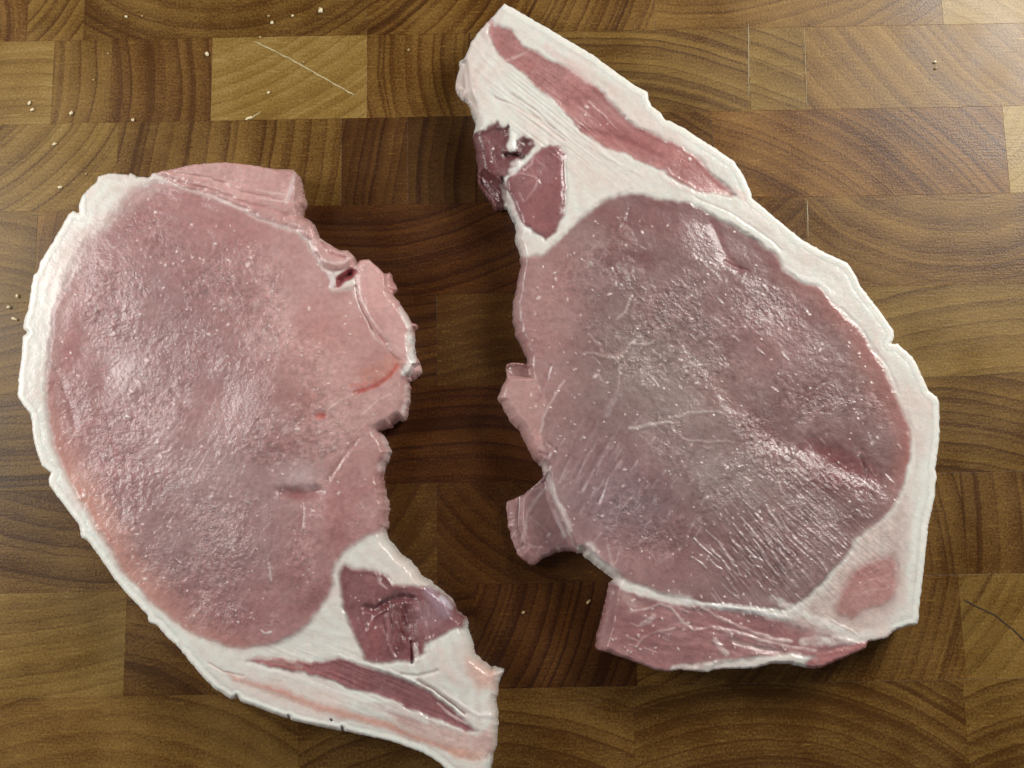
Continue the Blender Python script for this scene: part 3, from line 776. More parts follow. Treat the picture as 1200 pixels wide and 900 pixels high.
GREY = (0.52, 0.46, 0.44)
left = build_chop(
    "left raw pork chop, pale pink crescent with thin scored white fat along its left curve",
    L_OUT,
    [dict(part="loin_eye", label="broad pale pink lean eye of the crescent chop", poly=L_EYE, grain=1.0, gf=lambda X, Y: 1 - 0.75 * sstep(300, 400, X + 0.35 * (350 - Y)) * sstep(640, 560, Y), col=LEAN * 1.05, soft=6.0, bulge=-0.0002, seam=0.00025, vscale=60,
          edge=(SALMON, 40, lambda X, Y: sstep(380, 600, Y) * sstep(330, 200, X)),
          grad=(PALE, lambda X, Y: 0.75 * sstep(240, 420, X + 0.25 * (400 - Y)) * sstep(640, 480, Y))),
     dict(poly=[(181, 208), (150, 222), (120, 255), (92, 280), (72, 330), (58, 385), (50, 440), (66, 445), (76, 390), (90, 330), (112, 290), (140, 262), (170, 235), (200, 220)], col=(0.56, 0.40, 0.37), soft=7.0, seam=0.0, lean=0.6, alpha=0.6, vscale=14),
     dict(part="cap_muscle", label="pale pink strip of muscle folded along the top", poly=L_CAP, col=PALE * 0.97, soft=2.0, bulge=0.0009, bw=9, seam=0.0005, lean=0.75),
     dict(part="edge_flap", label="loose pale flap on the right edge", poly=L_FLAP, col=PALE * 1.08, soft=2.0, bulge=0.0006, bw=9, seam=0.0005, lean=0.7),
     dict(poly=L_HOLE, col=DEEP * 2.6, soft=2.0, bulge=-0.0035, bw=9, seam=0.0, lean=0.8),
     dict(part="side_muscle", label="small dark red muscle near the tail", poly=L_DARK, col=DARK * 1.15, soft=4.0, bulge=-0.0004, bw=8, seam=0.0005, vscale=16),
     dict(poly=L_END, col=(0.55, 0.28, 0.25), soft=6, alpha=0.6, lean=0.6, seam=0.0001),
     dict(part="tail_lean", label="dark red lean strip along the tail", poly=L_STRIP, col=DARK * 1.3, soft=3.2, bulge=-0.0004, bw=6, seam=0.0004, vscale=25,
          grad=(MID * 1.3, lambda X, Y: sstep(430, 300, X))),
     dict(part="lean_streak", label="thin salmon streak in the tail fat", poly=L_THIN, col=(0.61, 0.35, 0.29), soft=4.5, seam=0.0001, lean=0.5),
     dict(poly=L_PEACH, col=(0.66, 0.45, 0.38), soft=7, seam=0.0, lean=0.3)],
    strokes=[
        ([(178, 205), (197, 214), (235, 226), (267, 238), (293, 250), (312, 259), (347, 270), (363, 283), (372, 302), (379, 315), (389, 320)], 1.8, 0.0002, (0.85, 0.68, 0.64), 0.9),
        ([(203, 202), (248, 209), (283, 225), (320, 233), (352, 240)], 1.6, -0.0006, (0.72, 0.42, 0.38), 0.6),
        ([(210, 214), (250, 222), (285, 236), (325, 248), (352, 256)], 2.0, -0.0005, (0.45, 0.19, 0.17), 0.55),
        ([(346, 200), (342, 222), (336, 236)], 2.5, 0.0005, (0.85, 0.76, 0.74), 0.7),
        ([(300, 222), (318, 226), (338, 228)], 1.5, 0.0003, (0.8, 0.62, 0.58), 0.6),
        ([(300, 232), (330, 236), (348, 236)], 1.3, 0.0003, (0.8, 0.6, 0.56), 0.6),
        ([(376, 283), (388, 297), (406, 302)], 2.2, -0.0007, (0.4, 0.13, 0.12), 0.5),
        ([(378, 306), (392, 310), (404, 308), (412, 300)], 2.0, 0.0004, (0.82, 0.66, 0.62), 0.7),
        ([(385, 320), (390, 328), (389, 336)], 3.0, 0.0003, (0.86, 0.78, 0.75), 0.9),
        ([(391, 340), (403, 337), (416, 334)], 1.6, 0.0003, (0.84, 0.6, 0.55), 0.7),
        ([(417, 336), (419, 350), (426, 366), (432, 378), (440, 390), (452, 402)], 1.5, -0.0006, (0.55, 0.2, 0.17), 0.7),
        ([(419, 334), (424, 352), (434, 372), (446, 388)], 1.6, 0.0004, (0.86, 0.70, 0.66), 0.6),
        ([(470, 362), (480, 385), (484, 405), (485, 424)], 3.5, 0.0003, (0.88, 0.86, 0.82), 0.95),
        ([(478, 392), (481, 408), (482, 424), (474, 436)], 4.5, 0.0, (0.88, 0.84, 0.79), 0.9),
        ([(453, 318), (462, 336)], 4.0, -0.0004, (0.3, 0.1, 0.1), 0.7),
        ([(416, 461), (428, 456), (440, 451), (450, 446), (457, 440), (464, 428)], 2.8, -0.0003, BLOOD, 1.0),
        ([(412, 452), (425, 451), (440, 447)], 3.0, 0.0, BLOOD * 1.4, 0.45),
        ([(430, 440), (450, 438), (462, 424)], 11.0, 0.0, (0.58, 0.20, 0.14), 0.6),
        ([(372, 487), (379, 487)], 4.0, -0.0003, (0.5, 0.08, 0.06), 0.7),
        ([(384, 480), (402, 468), (418, 460)], 1.1, 0.0003, (0.82, 0.66, 0.62), 0.6),
        ([(424, 486), (445, 468), (458, 462)], 1.1, 0.0003, (0.8, 0.66, 0.62), 0.45),
        ([(385, 562), (396, 546), (408, 529), (419, 514)], 2.2, -0.0006, (0.40, 0.17, 0.16), 0.4),
        ([(333, 577), (345, 578), (358, 580), (370, 577)], 7.0, -0.0024, (0.26, 0.08, 0.08), 0.65),  # dent with its shade painted dark
        ([(352, 585), (356, 600), (354, 615)], 2.0, -0.0005, (0.35, 0.14, 0.13), 0.35),
        ([(66, 434), (74, 452), (82, 474), (88, 500)], 4.0, -0.0006, (0.34, 0.15, 0.145), 0.4),
        ([(450, 512), (456, 528), (452, 540), (446, 550)], 4.0, 0.0, (0.82, 0.72, 0.68), 0.6),
        ([(452, 575), (456, 595), (455, 612), (448, 622)], 3.0, 0.0002, (0.82, 0.62, 0.58), 0.6),
        ([(476, 452), (477, 470), (472, 490)], 3.0, 0.0, (0.84, 0.72, 0.68), 0.6),
        # folds in the small dark muscle, shade painted into the hollows
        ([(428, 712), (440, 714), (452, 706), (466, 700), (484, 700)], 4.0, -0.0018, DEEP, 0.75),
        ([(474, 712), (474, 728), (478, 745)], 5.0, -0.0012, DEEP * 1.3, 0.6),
        ([(453, 722), (456, 740), (456, 756), (462, 770)], 2.2, 0.0012, (0.42, 0.22, 0.22), 0.5),
        ([(430, 740), (440, 722), (452, 715)], 2.0, 0.0010, (0.38, 0.17, 0.17), 0.4),
        ([(488, 715), (500, 735), (502, 752)], 3.0, 0.0010, (0.32, 0.13, 0.14), 0.4),
        ([(440, 672), (446, 684), (454, 690)], 1.6, 0.0006, (0.7, 0.5, 0.48), 0.7),
        ([(445, 668), (446, 680)], 1.4, 0.0005, (0.76, 0.6, 0.58), 0.7),
        ([(487, 758), (488, 772)], 3.0, 0.0006, (0.82, 0.72, 0.68), 0.9),
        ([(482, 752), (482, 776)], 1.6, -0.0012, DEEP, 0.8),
        ([(500, 692), (512, 704), (524, 718)], 7.0, 0.0004, (0.42, 0.30, 0.36), 0.7),
        ([(518, 700), (528, 712)], 3.0, 0.0005, (0.70, 0.66, 0.74), 0.7),
        # ridges and seams of the tail fat
        ([(398, 768), (420, 775), (444, 783), (472, 792), (490, 800)], 2.0, 0.0007, (0.84, 0.80, 0.74), 0.9),
        ([(490, 798), (508, 808), (528, 822), (545, 835)], 2.2, -0.0014, (0.5, 0.33, 0.30), 0.6),
        ([(470, 790), (490, 792), (512, 786)], 2.0, -0.0007, (0.62, 0.52, 0.46), 0.6),
        ([(520, 812), (540, 826), (560, 838), (576, 838)], 2.6, 0.0008, (0.82, 0.74, 0.70), 0.8),
        ([(512, 824), (530, 838), (546, 848)], 1.5, 0.0004, (0.78, 0.6, 0.58), 0.7),
        ([(513, 762), (520, 780), (530, 795)], 6.0, 0.0005, (0.80, 0.66, 0.60), 0.6),
        ([(300, 782), (340, 793), (380, 806), (420, 820), (460, 832), (500, 846)], 3.0, 0.0004, (0.80, 0.74, 0.69), 0.7),
        ([(244, 777), (262, 787), (285, 792)], 1.4, -0.0004, (0.66, 0.48, 0.42), 0.5),
        ([(300, 770), (330, 776), (352, 780)], 3.0, 0.0, (0.62, 0.42, 0.38), 0.5),
        ([(277, 815), (281, 823)], 1.2, -0.002, (0.06, 0.03, 0.02), 1.0),
        ([(338, 838), (340, 845)], 1.2, -0.002, (0.06, 0.03, 0.02), 1.0),
        ([(401, 852), (402, 858)], 1.2, -0.002, (0.06, 0.03, 0.02), 1.0),
        ([(388, 843), (388.5, 844)], 1.5, -0.0012, (0.03, 0.02, 0.02), 1.0),
        ([(362, 756), (364, 774)], 2.4, 0.0005, (0.82, 0.72, 0.68), 0.7),
        ([(530, 880), (560, 886)], 6.0, 0.0002, (0.70, 0.40, 0.30), 0.5),
        ([(308, 740), (309, 742), (314, 743), (318, 741)], 1.4, 0.0006, (0.82, 0.74, 0.72), 0.9),
        ([(316, 660), (317, 680)], 1.6, 0.0005, (0.82, 0.74, 0.72), 0.8),
    ],
    lows=[([(451, 322), (457, 316), (460, 326), (467, 334), (466, 343), (456, 342), (452, 334)], 0.5, 2.0),
          ([(484, 428), (493, 425), (497, 437), (486, 448), (478, 442)], 0.55, 2.0),
          ([(346, 196), (356, 210), (360, 227), (358, 242), (350, 250), (346, 236), (350, 220)], 0.72, 4.0)],
    bumps=[(180, 330, 90, 70, 30, 0.0008), (280, 520, 110, 60, -40, 0.0007), (130, 470, 60, 100, 10, -0.0006), (345, 640, 60, 60, 0, 0.0008), (345, 430, 70, 50, 0, 0.0006)],
    fibres=[(260, 560, 170, 160, -60, 14, 4.0, 0.00006), (470, 730, 40, 40, 80, 22, 4.0, 0.0005), (430, 800, 120, 30, 22, 40, 3.0, 0.00012), (260, 225, 100, 30, 14, 26, 5.0, 0.00025)],
    tints=[(458, 712, 30, 9, -18, DEEP, .75), (474, 732, 9, 26, 8, DEEP * 1.2, .6), (482, 768, 6, 12, 0, DEEP, .6), (420, 690, 18, 24, 0, (0.30, 0.15, 0.15), .5), (505, 722, 22, 16, 30, (0.33, 0.20, 0.22), .6), (440, 750, 10, 20, 0, (0.33, 0.12, 0.12), .6), (450, 800, 60, 8, 20, DARK * 0.8, .5),  # the DEEP ones paint shade into the side muscle's hollows
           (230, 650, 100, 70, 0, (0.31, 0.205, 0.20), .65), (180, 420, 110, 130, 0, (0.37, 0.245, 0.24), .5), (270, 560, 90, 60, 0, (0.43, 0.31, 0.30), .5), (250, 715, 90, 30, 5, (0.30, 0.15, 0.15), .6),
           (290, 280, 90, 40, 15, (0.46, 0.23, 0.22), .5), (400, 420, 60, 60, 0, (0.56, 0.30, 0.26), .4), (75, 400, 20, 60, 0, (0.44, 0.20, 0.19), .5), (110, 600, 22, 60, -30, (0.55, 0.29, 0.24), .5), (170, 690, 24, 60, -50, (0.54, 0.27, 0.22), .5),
           (345, 560, 30, 16, 0, (0.56, 0.44, 0.43), .5), (345, 579, 22, 7, 3, (0.24, 0.07, 0.07), .6)],  # painted sheen above the pit, painted shade inside it
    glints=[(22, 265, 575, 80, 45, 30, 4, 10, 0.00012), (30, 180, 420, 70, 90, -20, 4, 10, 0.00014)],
    T=0.0140, seed=11, rind_test=l_rind,
    flecks=[(320, (60, 230, 450, 740), 0.8, 1.9), (22, (60, 230, 400, 740), 2.0, 3.6), (10, (400, 660, 540, 780), 0.9, 1.8)],
    rind_label="thin white scored rind along the outer curve")

# ------------------------------------------------------------------ right chop
R_OUT = [(591, 4), (584, 12), (580, 17), (573, 24), (561, 37), (553, 48), (544, 69), (537, 72), (540, 77), (536, 88), (534, 103), (539, 113), (549, 120), (555, 136), (559, 149), (555, 157), (559, 176), (561, 200), (560, 216), (571, 230), (579, 240), (588, 247), (594, 240), (602, 256), (607, 270), (602, 277), (607, 287), (612, 297), (608, 303), (613, 308), (609, 316), (606, 336), (601, 358), (601, 378), (606, 392), (614, 408), (620, 427), (606, 425), (594, 426), (593, 436), (596, 441), (588, 454), (583, 467), (588, 472), (592, 480), (598, 494), (608, 502), (614, 516), (622, 528), (621, 532), (625, 538), (634, 543), (637, 552), (638, 559), (625, 571), (614, 580), (594, 588), (595, 608), (599, 629), (607, 651), (625, 663), (634, 655), (650, 647), (674, 645), (685, 650), (696, 662), (715, 675), (722, 678), (714, 683), (710, 707), (705, 728), (698, 755), (699, 761), (723, 768), (742, 775), (769, 785), (782, 787), (798, 785), (809, 786), (830, 788), (833, 786), (846, 784), (886, 783), (902, 778), (926, 778), (947, 783), (961, 783), (987, 772), (1015, 759), (1017, 752), (1039, 748), (1049, 739), (1065, 733), (1075, 732), (1077, 724), (1077, 713), (1080, 689), (1084, 655), (1088, 615), (1096, 580), (1096, 566), (1098, 561), (1096, 550), (1101, 516), (1101, 472), (1098, 465), (1088, 458), (1084, 448), (1076, 430), (1069, 418), (1052, 403), (1044, 403), (1048, 396), (1047, 387), (1037, 373), (1021, 351), (1009, 336), (1003, 323), (993, 308), (967, 296), (940, 281), (913, 259), (881, 232), (881, 227), (871, 205), (860, 189), (840, 175), (816, 160), (803, 151), (784, 141), (780, 141), (773, 131), (764, 125), (760, 117), (759, 108), (744, 100), (720, 83), (693, 63), (667, 48), (640, 32), (600, 9)]
R_EYE = [(640, 296), (656, 282), (674, 264), (686, 250), (704, 238), (726, 228), (740, 225), (768, 232), (780, 233), (809, 237), (847, 259), (881, 277), (905, 296), (919, 315), (937, 331), (956, 335), (967, 344), (979, 359), (1005, 383), (1021, 410), (1037, 431), (1048, 458), (1059, 485), (1068, 511), (1068, 538), (1058, 572), (1047, 593), (1031, 612), (1017, 625), (1004, 633), (991, 652), (980, 665), (964, 684), (948, 700), (932, 708), (919, 716), (873, 712), (820, 706), (780, 697), (757, 688), (737, 682), (716, 668), (700, 655), (680, 640), (640, 640), (580, 600), (580, 300), (616, 300)]
R_LOWER = [(724, 682), (738, 690), (758, 699), (790, 706), (830, 712), (883, 720), (918, 728), (935, 730), (960, 737), (990, 748), (1010, 756), (1000, 765), (960, 770), (930, 768), (890, 770), (850, 776), (830, 783), (800, 790), (780, 792), (760, 790), (720, 775), (690, 765), (700, 720), (708, 680)]
R_SIDE = [(1000, 668), (1016, 660), (1032, 652), (1046, 650), (1052, 662), (1051, 680), (1046, 698), (1034, 710), (1014, 716), (998, 724), (984, 722), (978, 710), (986, 692)]
R_VEIL = [(985, 660), (1010, 630), (1045, 600), (1068, 560), (1064, 620), (1060, 680), (1045, 720), (1010, 740), (960, 745), (925, 735), (945, 705), (968, 690)]
R_TIP = [(943, 776), (969, 762), (1007, 753), (1020, 752), (1005, 768), (969, 784), (948, 786)]
R_STRIP = [(572, 19), (580, 30), (600, 35), (611, 51), (632, 60), (640, 69), (680, 88), (707, 109), (728, 131), (744, 147), (760, 155), (797, 171), (819, 187), (831, 203), (852, 217), (864, 229), (844, 228), (815, 223), (780, 202), (773, 200), (733, 181), (707, 171), (680, 152), (653, 123), (627, 99), (600, 76), (579, 59), (571, 40)]
R_DARKA = [(636, 172), (644, 169), (656, 173), (662, 182), (662, 200), (664, 224), (661, 252), (652, 270), (640, 280), (626, 272), (612, 264), (608, 250), (600, 230), (593, 220), (596, 210), (606, 202), (620, 190), (628, 180)]
R_DARKB = [(553, 155), (568, 152), (578, 145), (583, 144), (590, 150), (596, 146), (597, 160), (594, 174), (600, 180), (606, 178), (606, 164), (614, 158), (624, 162), (626, 170), (620, 182), (610, 190), (600, 203), (588, 209), (590, 232), (592, 250), (576, 245), (560, 225), (555, 200)]
R_LEFTFLAP = [(590, 424), (606, 424), (622, 430), (632, 450), (640, 470), (634, 500), (640, 530), (634, 545), (620, 540), (596, 495), (580, 468)]
R_LOWFLAP = [(642, 556), (625, 568), (590, 586), (590, 610), (598, 640), (620, 668), (650, 652), (676, 648), (668, 630), (656, 610), (646, 585)]


def r_rind(X, Y):
    # along the right curve and the top right slope
    return (Y > -220 + (X - 591) * 0.0) & (((X > 585) & (Y < 12 + (X - 591) * 0.80) & (X < 1010) & (Y < 345)) | ((X > 1000) & (Y > 320) & (Y < 735) & (X > 1030 + 0 * Y)) | ((X > 995) & (Y > 315) & (Y < 420)))


right = build_chop(
    "right raw pork chop, broad triangle with pointed white fat tail reaching the top edge",
    R_OUT,
    [dict(part="loin_eye", label="broad mauve pink lean eye of the triangular chop", poly=R_EYE, grain=1.0, gf=lambda X, Y: 1 - 0.6 * sstep(720, 640, X) - 0.4 * sstep(620, 690, Y) * sstep(860, 780, X), col=(0.256, 0.150, 0.143), soft=3.5, bulge=-0.0003, seam=0.0003, vscale=60,
          edge=((0.41, 0.20, 0.18), 30, lambda X, Y: sstep(860, 1000, X) * sstep(620, 540, Y)),
          grad=(PALE * 0.72, lambda X, Y: 0.8 * sstep(720, 610, X + 0.1 * (Y - 450)))),
     dict(part="edge_flap", label="pale flap bulging from the left edge", poly=R_LEFTFLAP, col=PALE * 0.85, soft=3.0, bulge=0.0003, seam=0.0002, lean=0.8),
     dict(part="hanging_flap", label="grey pink flap hanging low below the left edge", poly=R_LOWFLAP, col=(0.36, 0.20, 0.19), soft=2.0, bulge=0.0, seam=0.0006, lean=0.8),
     dict(part="lower_muscle", label="veined pink muscle along the bottom edge", poly=R_LOWER, col=(0.38, 0.195, 0.190), soft=4.0, bulge=-0.0004, bw=8, seam=0.0003, vscale=14),
     dict(poly=R_VEIL, col=(0.60, 0.44, 0.40), soft=9.0, seam=0.0, lean=0.3, alpha=0.75, vscale=18),
     dict(part="side_muscle", label="small pink patch of lean in the lower right fat", poly=R_SIDE, col=(0.44, 0.23, 0.21), soft=8.0, bulge=-0.0002, seam=0.0002),
     dict(part="tip_muscle", label="small pink muscle at the bottom right tip", poly=R_TIP, col=(0.44, 0.20, 0.195), soft=2.5, seam=0.0003),
     dict(part="tail_lean", label="red lean stripe along the fat tail", poly=R_STRIP, col=(0.42, 0.190, 0.180), soft=3.0, bulge=-0.0004, bw=6, seam=0.0005, vscale=20),
     dict(part="neck_muscle", label="dark red lobed muscle beside the fat tail", poly=R_DARKA, col=DARK * 1.2, soft=2.4, bulge=0.0003, bw=8, seam=0.0006, vscale=18),
     dict(part="edge_muscle", label="darkest red ragged muscle on the left edge", poly=R_DARKB, col=DARK * 0.8, soft=2.0, bulge=-0.0012, bw=8, seam=0.0006, vscale=14)],
    strokes=[
        # tail fat ridges
        ([(553, 50), (570, 70), (590, 95), (620, 120), (655, 150), (700, 178), (750, 205)], 2.2, 0.0004, None, 0),
        ([(560, 80), (585, 110), (620, 138), (660, 165), (690, 190)], 2.2, 0.0004, None, 0),
        ([(580, 115), (600, 122), (630, 140), (660, 165)], 1.6, -0.0005, (0.72, 0.55, 0.50), 0.5),
        ([(590, 105), (625, 128), (650, 150)], 1.5, -0.0004, (0.74, 0.58, 0.54), 0.4),
        ([(545, 72), (552, 95), (558, 125)], 2.0, -0.0006, (0.7, 0.55, 0.5), 0.35),
        ([(592, 73), (604, 67), (620, 60)], 1.8, 0.0003, (0.72, 0.58, 0.54), 0.85),
        ([(575, 22), (566, 38), (575, 50)], 4.0, 0.0002, (0.60, 0.44, 0.41), 0.7),
        ([(640, 55), (665, 75), (690, 95)], 5.0, 0.0, (0.72, 0.52, 0.49), 0.55),
        ([(690, 120), (708, 135), (722, 152)], 1.2, 0.0003, (0.72, 0.52, 0.5), 0.7),
        ([(680, 150), (720, 160), (750, 172), (775, 185)], 3.5, -0.0003, DEEP * 1.8, 0.35),
        ([(842, 226), (860, 222), (872, 232)], 4.0, 0.0, (0.74, 0.5, 0.46), 0.6),
        ([(773, 205), (790, 218), (815, 226)], 3.0, 0.0003, (0.74, 0.60, 0.55), 0.6),
        ([(815, 232), (850, 246), (885, 268), (915, 292)], 1.6, -0.0002, (0.68, 0.58, 0.53), 0.5),
        ([(919, 315), (937, 326), (958, 330), (975, 345)], 4.0, 0.0002, (0.85, 0.82, 0.77), 0.8),
        ([(985, 360), (1008, 383), (1024, 408), (1042, 432), (1054, 462)], 2.0, -0.0002, (0.66, 0.58, 0.54), 0.5),
        ([(1062, 480), (1072, 510), (1074, 545), (1066, 580), (1058, 620)], 2.0, -0.00015, (0.68, 0.58, 0.54), 0.4),
        # dark muscles
        ([(602, 192), (606, 189), (606, 197), (600, 201)], 4.0, 0.0015, (0.84, 0.74, 0.71), 1.0),
        ([(600, 160), (599, 170), (603, 173)], 3.2, 0.0008, (0.86, 0.82, 0.78), 1.0),
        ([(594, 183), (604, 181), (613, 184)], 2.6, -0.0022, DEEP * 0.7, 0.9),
        ([(596, 148), (593, 153)], 1.6, -0.0010, DEEP, 0.8),
        ([(626, 182), (622, 192), (614, 200)], 1.6, 0.0006, (0.62, 0.40, 0.38), 0.7),
        ([(596, 205), (610, 203), (626, 207), (632, 214)], 1.4, 0.0005, (0.6, 0.38, 0.37), 0.6),
        ([(608, 226), (614, 238), (616, 234), (626, 222), (631, 212)], 1.5, 0.0006, (0.66, 0.42, 0.41), 0.7),
        ([(592, 224), (598, 236), (603, 252), (610, 266), (618, 272)], 3.0, 0.0006, (0.86, 0.80, 0.76), 1.0),
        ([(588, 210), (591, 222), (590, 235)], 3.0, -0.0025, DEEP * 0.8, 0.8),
        ([(570, 165), (574, 185), (580, 200)], 4.0, 0.0008, (0.30, 0.12, 0.12), 0.4),
        # eye: folds with their shade painted dark, seams, pale threads
        ([(650, 284), (674, 262), (690, 246), (706, 236), (740, 222)], 1.6, -0.0003, None, 0),
        ([(800, 400), (815, 420), (833, 440), (860, 467), (887, 493), (905, 512)], 13.0, -0.0010, (0.29, 0.13, 0.125), 0.4),
        ([(850, 530), (905, 512), (950, 520)], 14.0, -0.0006, None, 0),
        ([(955, 528), (975, 542), (1000, 552), (1014, 560)], 18.0, -0.0018, (0.26, 0.09, 0.09), 0.6),
        ([(1008, 536), (1013, 548), (1014, 562)], 2.0, -0.0008, (0.26, 0.10, 0.10), 0.6),
        ([(835, 262), (842, 280), (850, 300), (866, 316)], 5.5, -0.0007, (0.28, 0.11, 0.11), 0.5),
        ([(850, 308), (864, 314), (876, 318)], 2.5, -0.0006, (0.28, 0.11, 0.11), 0.4),
        ([(668, 300), (660, 318), (650, 335)], 2.5, -0.0006, (0.33, 0.14, 0.14), 0.45),
        ([(738, 245), (734, 258), (728, 268)], 1.6, -0.0005, (0.28, 0.11, 0.11), 0.5),
        ([(687, 413), (706, 417), (724, 420), (733, 412), (740, 403), (750, 395)], 1.8, 0.0003, (0.72, 0.60, 0.55), 0.8),
        ([(740, 403), (756, 404), (765, 402)], 1.5, 0.0003, (0.70, 0.58, 0.54), 0.7),
        ([(724, 420), (726, 440), (724, 458)], 1.3, 0.0003, (0.66, 0.52, 0.5), 0.6),
        ([(722, 375), (732, 366), (738, 352)], 1.8, 0.0003, (0.68, 0.54, 0.5), 0.6),
        ([(690, 392), (700, 402), (706, 414)], 1.6, 0.0003, (0.66, 0.52, 0.48), 0.6),
        ([(738, 503), (760, 498), (783, 495)], 2.0, 0.0004, (0.74, 0.64, 0.60), 0.85),
        ([(785, 490), (810, 484), (845, 482)], 1.5, 0.0003, (0.66, 0.56, 0.52), 0.7),
        ([(800, 515), (830, 518), (860, 517)], 1.3, 0.0003, (0.66, 0.54, 0.5), 0.5),
        ([(661, 446), (652, 460), (644, 475), (637, 490), (634, 506)], 1.5, 0.0004, (0.74, 0.58, 0.54), 0.85),
        ([(644, 430), (638, 450), (630, 472)], 3.0, -0.0007, (0.34, 0.15, 0.15), 0.5),
        ([(642, 520), (652, 528), (658, 524)], 1.6, -0.0004, (0.36, 0.17, 0.16), 0.4),
        ([(624, 537), (632, 530), (642, 534)], 2.0, -0.0006, (0.36, 0.16, 0.15), 0.4),
        ([(636, 545), (642, 558), (647, 574), (654, 590), (662, 606), (668, 620)], 3.5, 0.0004, (0.82, 0.72, 0.68), 0.9),
        ([(660, 605), (666, 622), (672, 638)], 2.0, 0.0003, (0.80, 0.7, 0.66), 0.8),
        ([(680, 575), (692, 555), (706, 530), (716, 512)], 2.5, -0.0005, (0.35, 0.16, 0.16), 0.35),
        ([(700, 590), (712, 562), (726, 540)], 2.5, -0.0004, (0.35, 0.16, 0.16), 0.3),
        ([(690, 640), (698, 652), (712, 664), (722, 674)], 5.5, 0.0002, (0.86, 0.81, 0.75), 0.95),
        ([(712, 640), (716, 655), (718, 668)], 2.0, 0.0, (0.8, 0.68, 0.63), 0.6),
        # low flap
        ([(640, 572), (628, 585), (618, 604), (615, 622), (612, 634)], 2.0, 0.0008, (0.62, 0.48, 0.46), 0.7),
        ([(650, 600), (656, 614), (662, 628)], 2.5, 0.0006, (0.66, 0.58, 0.58), 0.8),
        ([(612, 634), (622, 640), (636, 642)], 1.6, 0.0006, (0.58, 0.42, 0.4), 0.6),
        ([(622, 608), (634, 615), (644, 626)], 1.6, 0.0005, (0.5, 0.32, 0.31), 0.5),
        # seam and threads of the lower muscle
        ([(724, 680), (738, 688), (758, 695), (780, 700), (805, 704)], 6.0, 0.0003, (0.84, 0.78, 0.72), 0.95),
        ([(805, 704), (830, 709), (870, 713), (900, 720), (920, 723)], 2.6, 0.0006, (0.85, 0.79, 0.75), 0.95),
        ([(740, 716), (756, 714), (772, 708), (786, 712), (800, 728), (812, 738), (835, 735)], 1.5, 0.0005, (0.70, 0.50, 0.47), 0.8),
        ([(822, 712), (838, 722), (860, 732), (885, 742), (905, 748), (926, 752)], 2.0, 0.0008, (0.78, 0.64, 0.60), 0.85),
        ([(835, 735), (860, 740), (890, 750), (925, 758), (955, 762)], 2.0, 0.0006, (0.72, 0.56, 0.52), 0.7),
        ([(745, 758), (752, 748), (770, 740), (790, 736)], 1.5, 0.0005, (0.70, 0.52, 0.48), 0.7),
        ([(752, 732), (760, 728), (766, 722)], 3.0, 0.0004, (0.74, 0.60, 0.56), 0.7),
        ([(838, 750), (845, 760), (852, 766)], 3.0, 0.0006, (0.70, 0.54, 0.5), 0.7),
        ([(860, 752), (890, 760), (915, 764)], 3.0, -0.0006, (0.48, 0.36, 0.32), 0.5),
        ([(790, 784), (820, 782), (850, 777), (880, 775), (915, 772), (935, 770)], 4.5, 0.0002, (0.74, 0.66, 0.60), 0.8),
        ([(735, 700), (745, 712)], 6.0, 0.0, (0.55, 0.36, 0.33), 0.5),
        ([(720, 686), (718, 705), (712, 735), (708, 755)], 5.0, 0.0002, (0.46, 0.26, 0.25), 0.5),
        ([(905, 700), (925, 712), (945, 722), (965, 730), (985, 738)], 4.5, 0.0004, (0.80, 0.74, 0.69), 0.85),
        ([(975, 728), (990, 735), (1004, 743)], 1.3, 0.0004, (0.84, 0.76, 0.72), 0.7),
        ([(940, 752), (965, 750), (995, 750), (1015, 744)], 5.0, 0.0003, (0.78, 0.70, 0.65), 0.7),
        ([(1006, 676), (1024, 668), (1044, 662)], 1.2, 0.0001, (0.62, 0.40, 0.37), 0.5),
        ([(1002, 688), (1022, 680), (1044, 674)], 1.2, 0.0001, (0.62, 0.40, 0.37), 0.5),
        ([(1000, 700), (1020, 692), (1040, 690)], 1.2, 0.0001, (0.62, 0.40, 0.37), 0.4),
        ([(790, 540), (845, 560)], 14.0, 0.0003, None, 0),
        ([(1018, 462), (1025, 466)], 4.0, 0.0003, (0.74, 0.5, 0.48), 0.85),
        ([(712, 486), (722, 462)], 4.0, 0.0003, (0.6, 0.52, 0.55), 0.5),
    ],
    lows=[(R_LOWFLAP, 0.45, 5.0),
          ([(596, 424), (622, 430), (624, 442), (598, 442), (592, 434)], 0.55, 3.0),
          ([(558, 205), (562, 218), (572, 232), (588, 248), (596, 240), (590, 222), (580, 212), (566, 202)], 0.45, 6.0),
          ([(536, 70), (546, 72), (549, 100), (556, 122), (546, 120), (530, 108)], 0.6, 3.0),
          ([(612, 580), (594, 586), (594, 610), (600, 632), (608, 652), (618, 640), (610, 615)], 0.6, 3.0),
          ([(712, 682), (722, 690), (716, 730), (706, 764), (696, 762)], 0.7, 5.0)],
    bumps=[(720, 400, 60, 60, 0, 0.0008), (930, 430, 80, 60, 40, 0.0009), (850, 620, 100, 60, 30, 0.0009), (720, 540, 60, 60, 0, 0.0005), (1030, 600, 40, 40, 0, 0.0004), (800, 300, 70, 40, 20, 0.0006)],
    fibres=[(890, 655, 80, 50, 50, 16, 2.8, 0.00018), (960, 620, 90, 70, 42, 24, 2.8, 0.00012), (690, 540, 60, 70, -65, 26, 6, 0.00035), (800, 380, 150, 110, 40, 12, 4.0, 0.00006), (640, 130, 90, 40, 38, 40, 3.0, 0.00022), (820, 740, 110, 30, 12, 22, 6.0, 0.0002)],
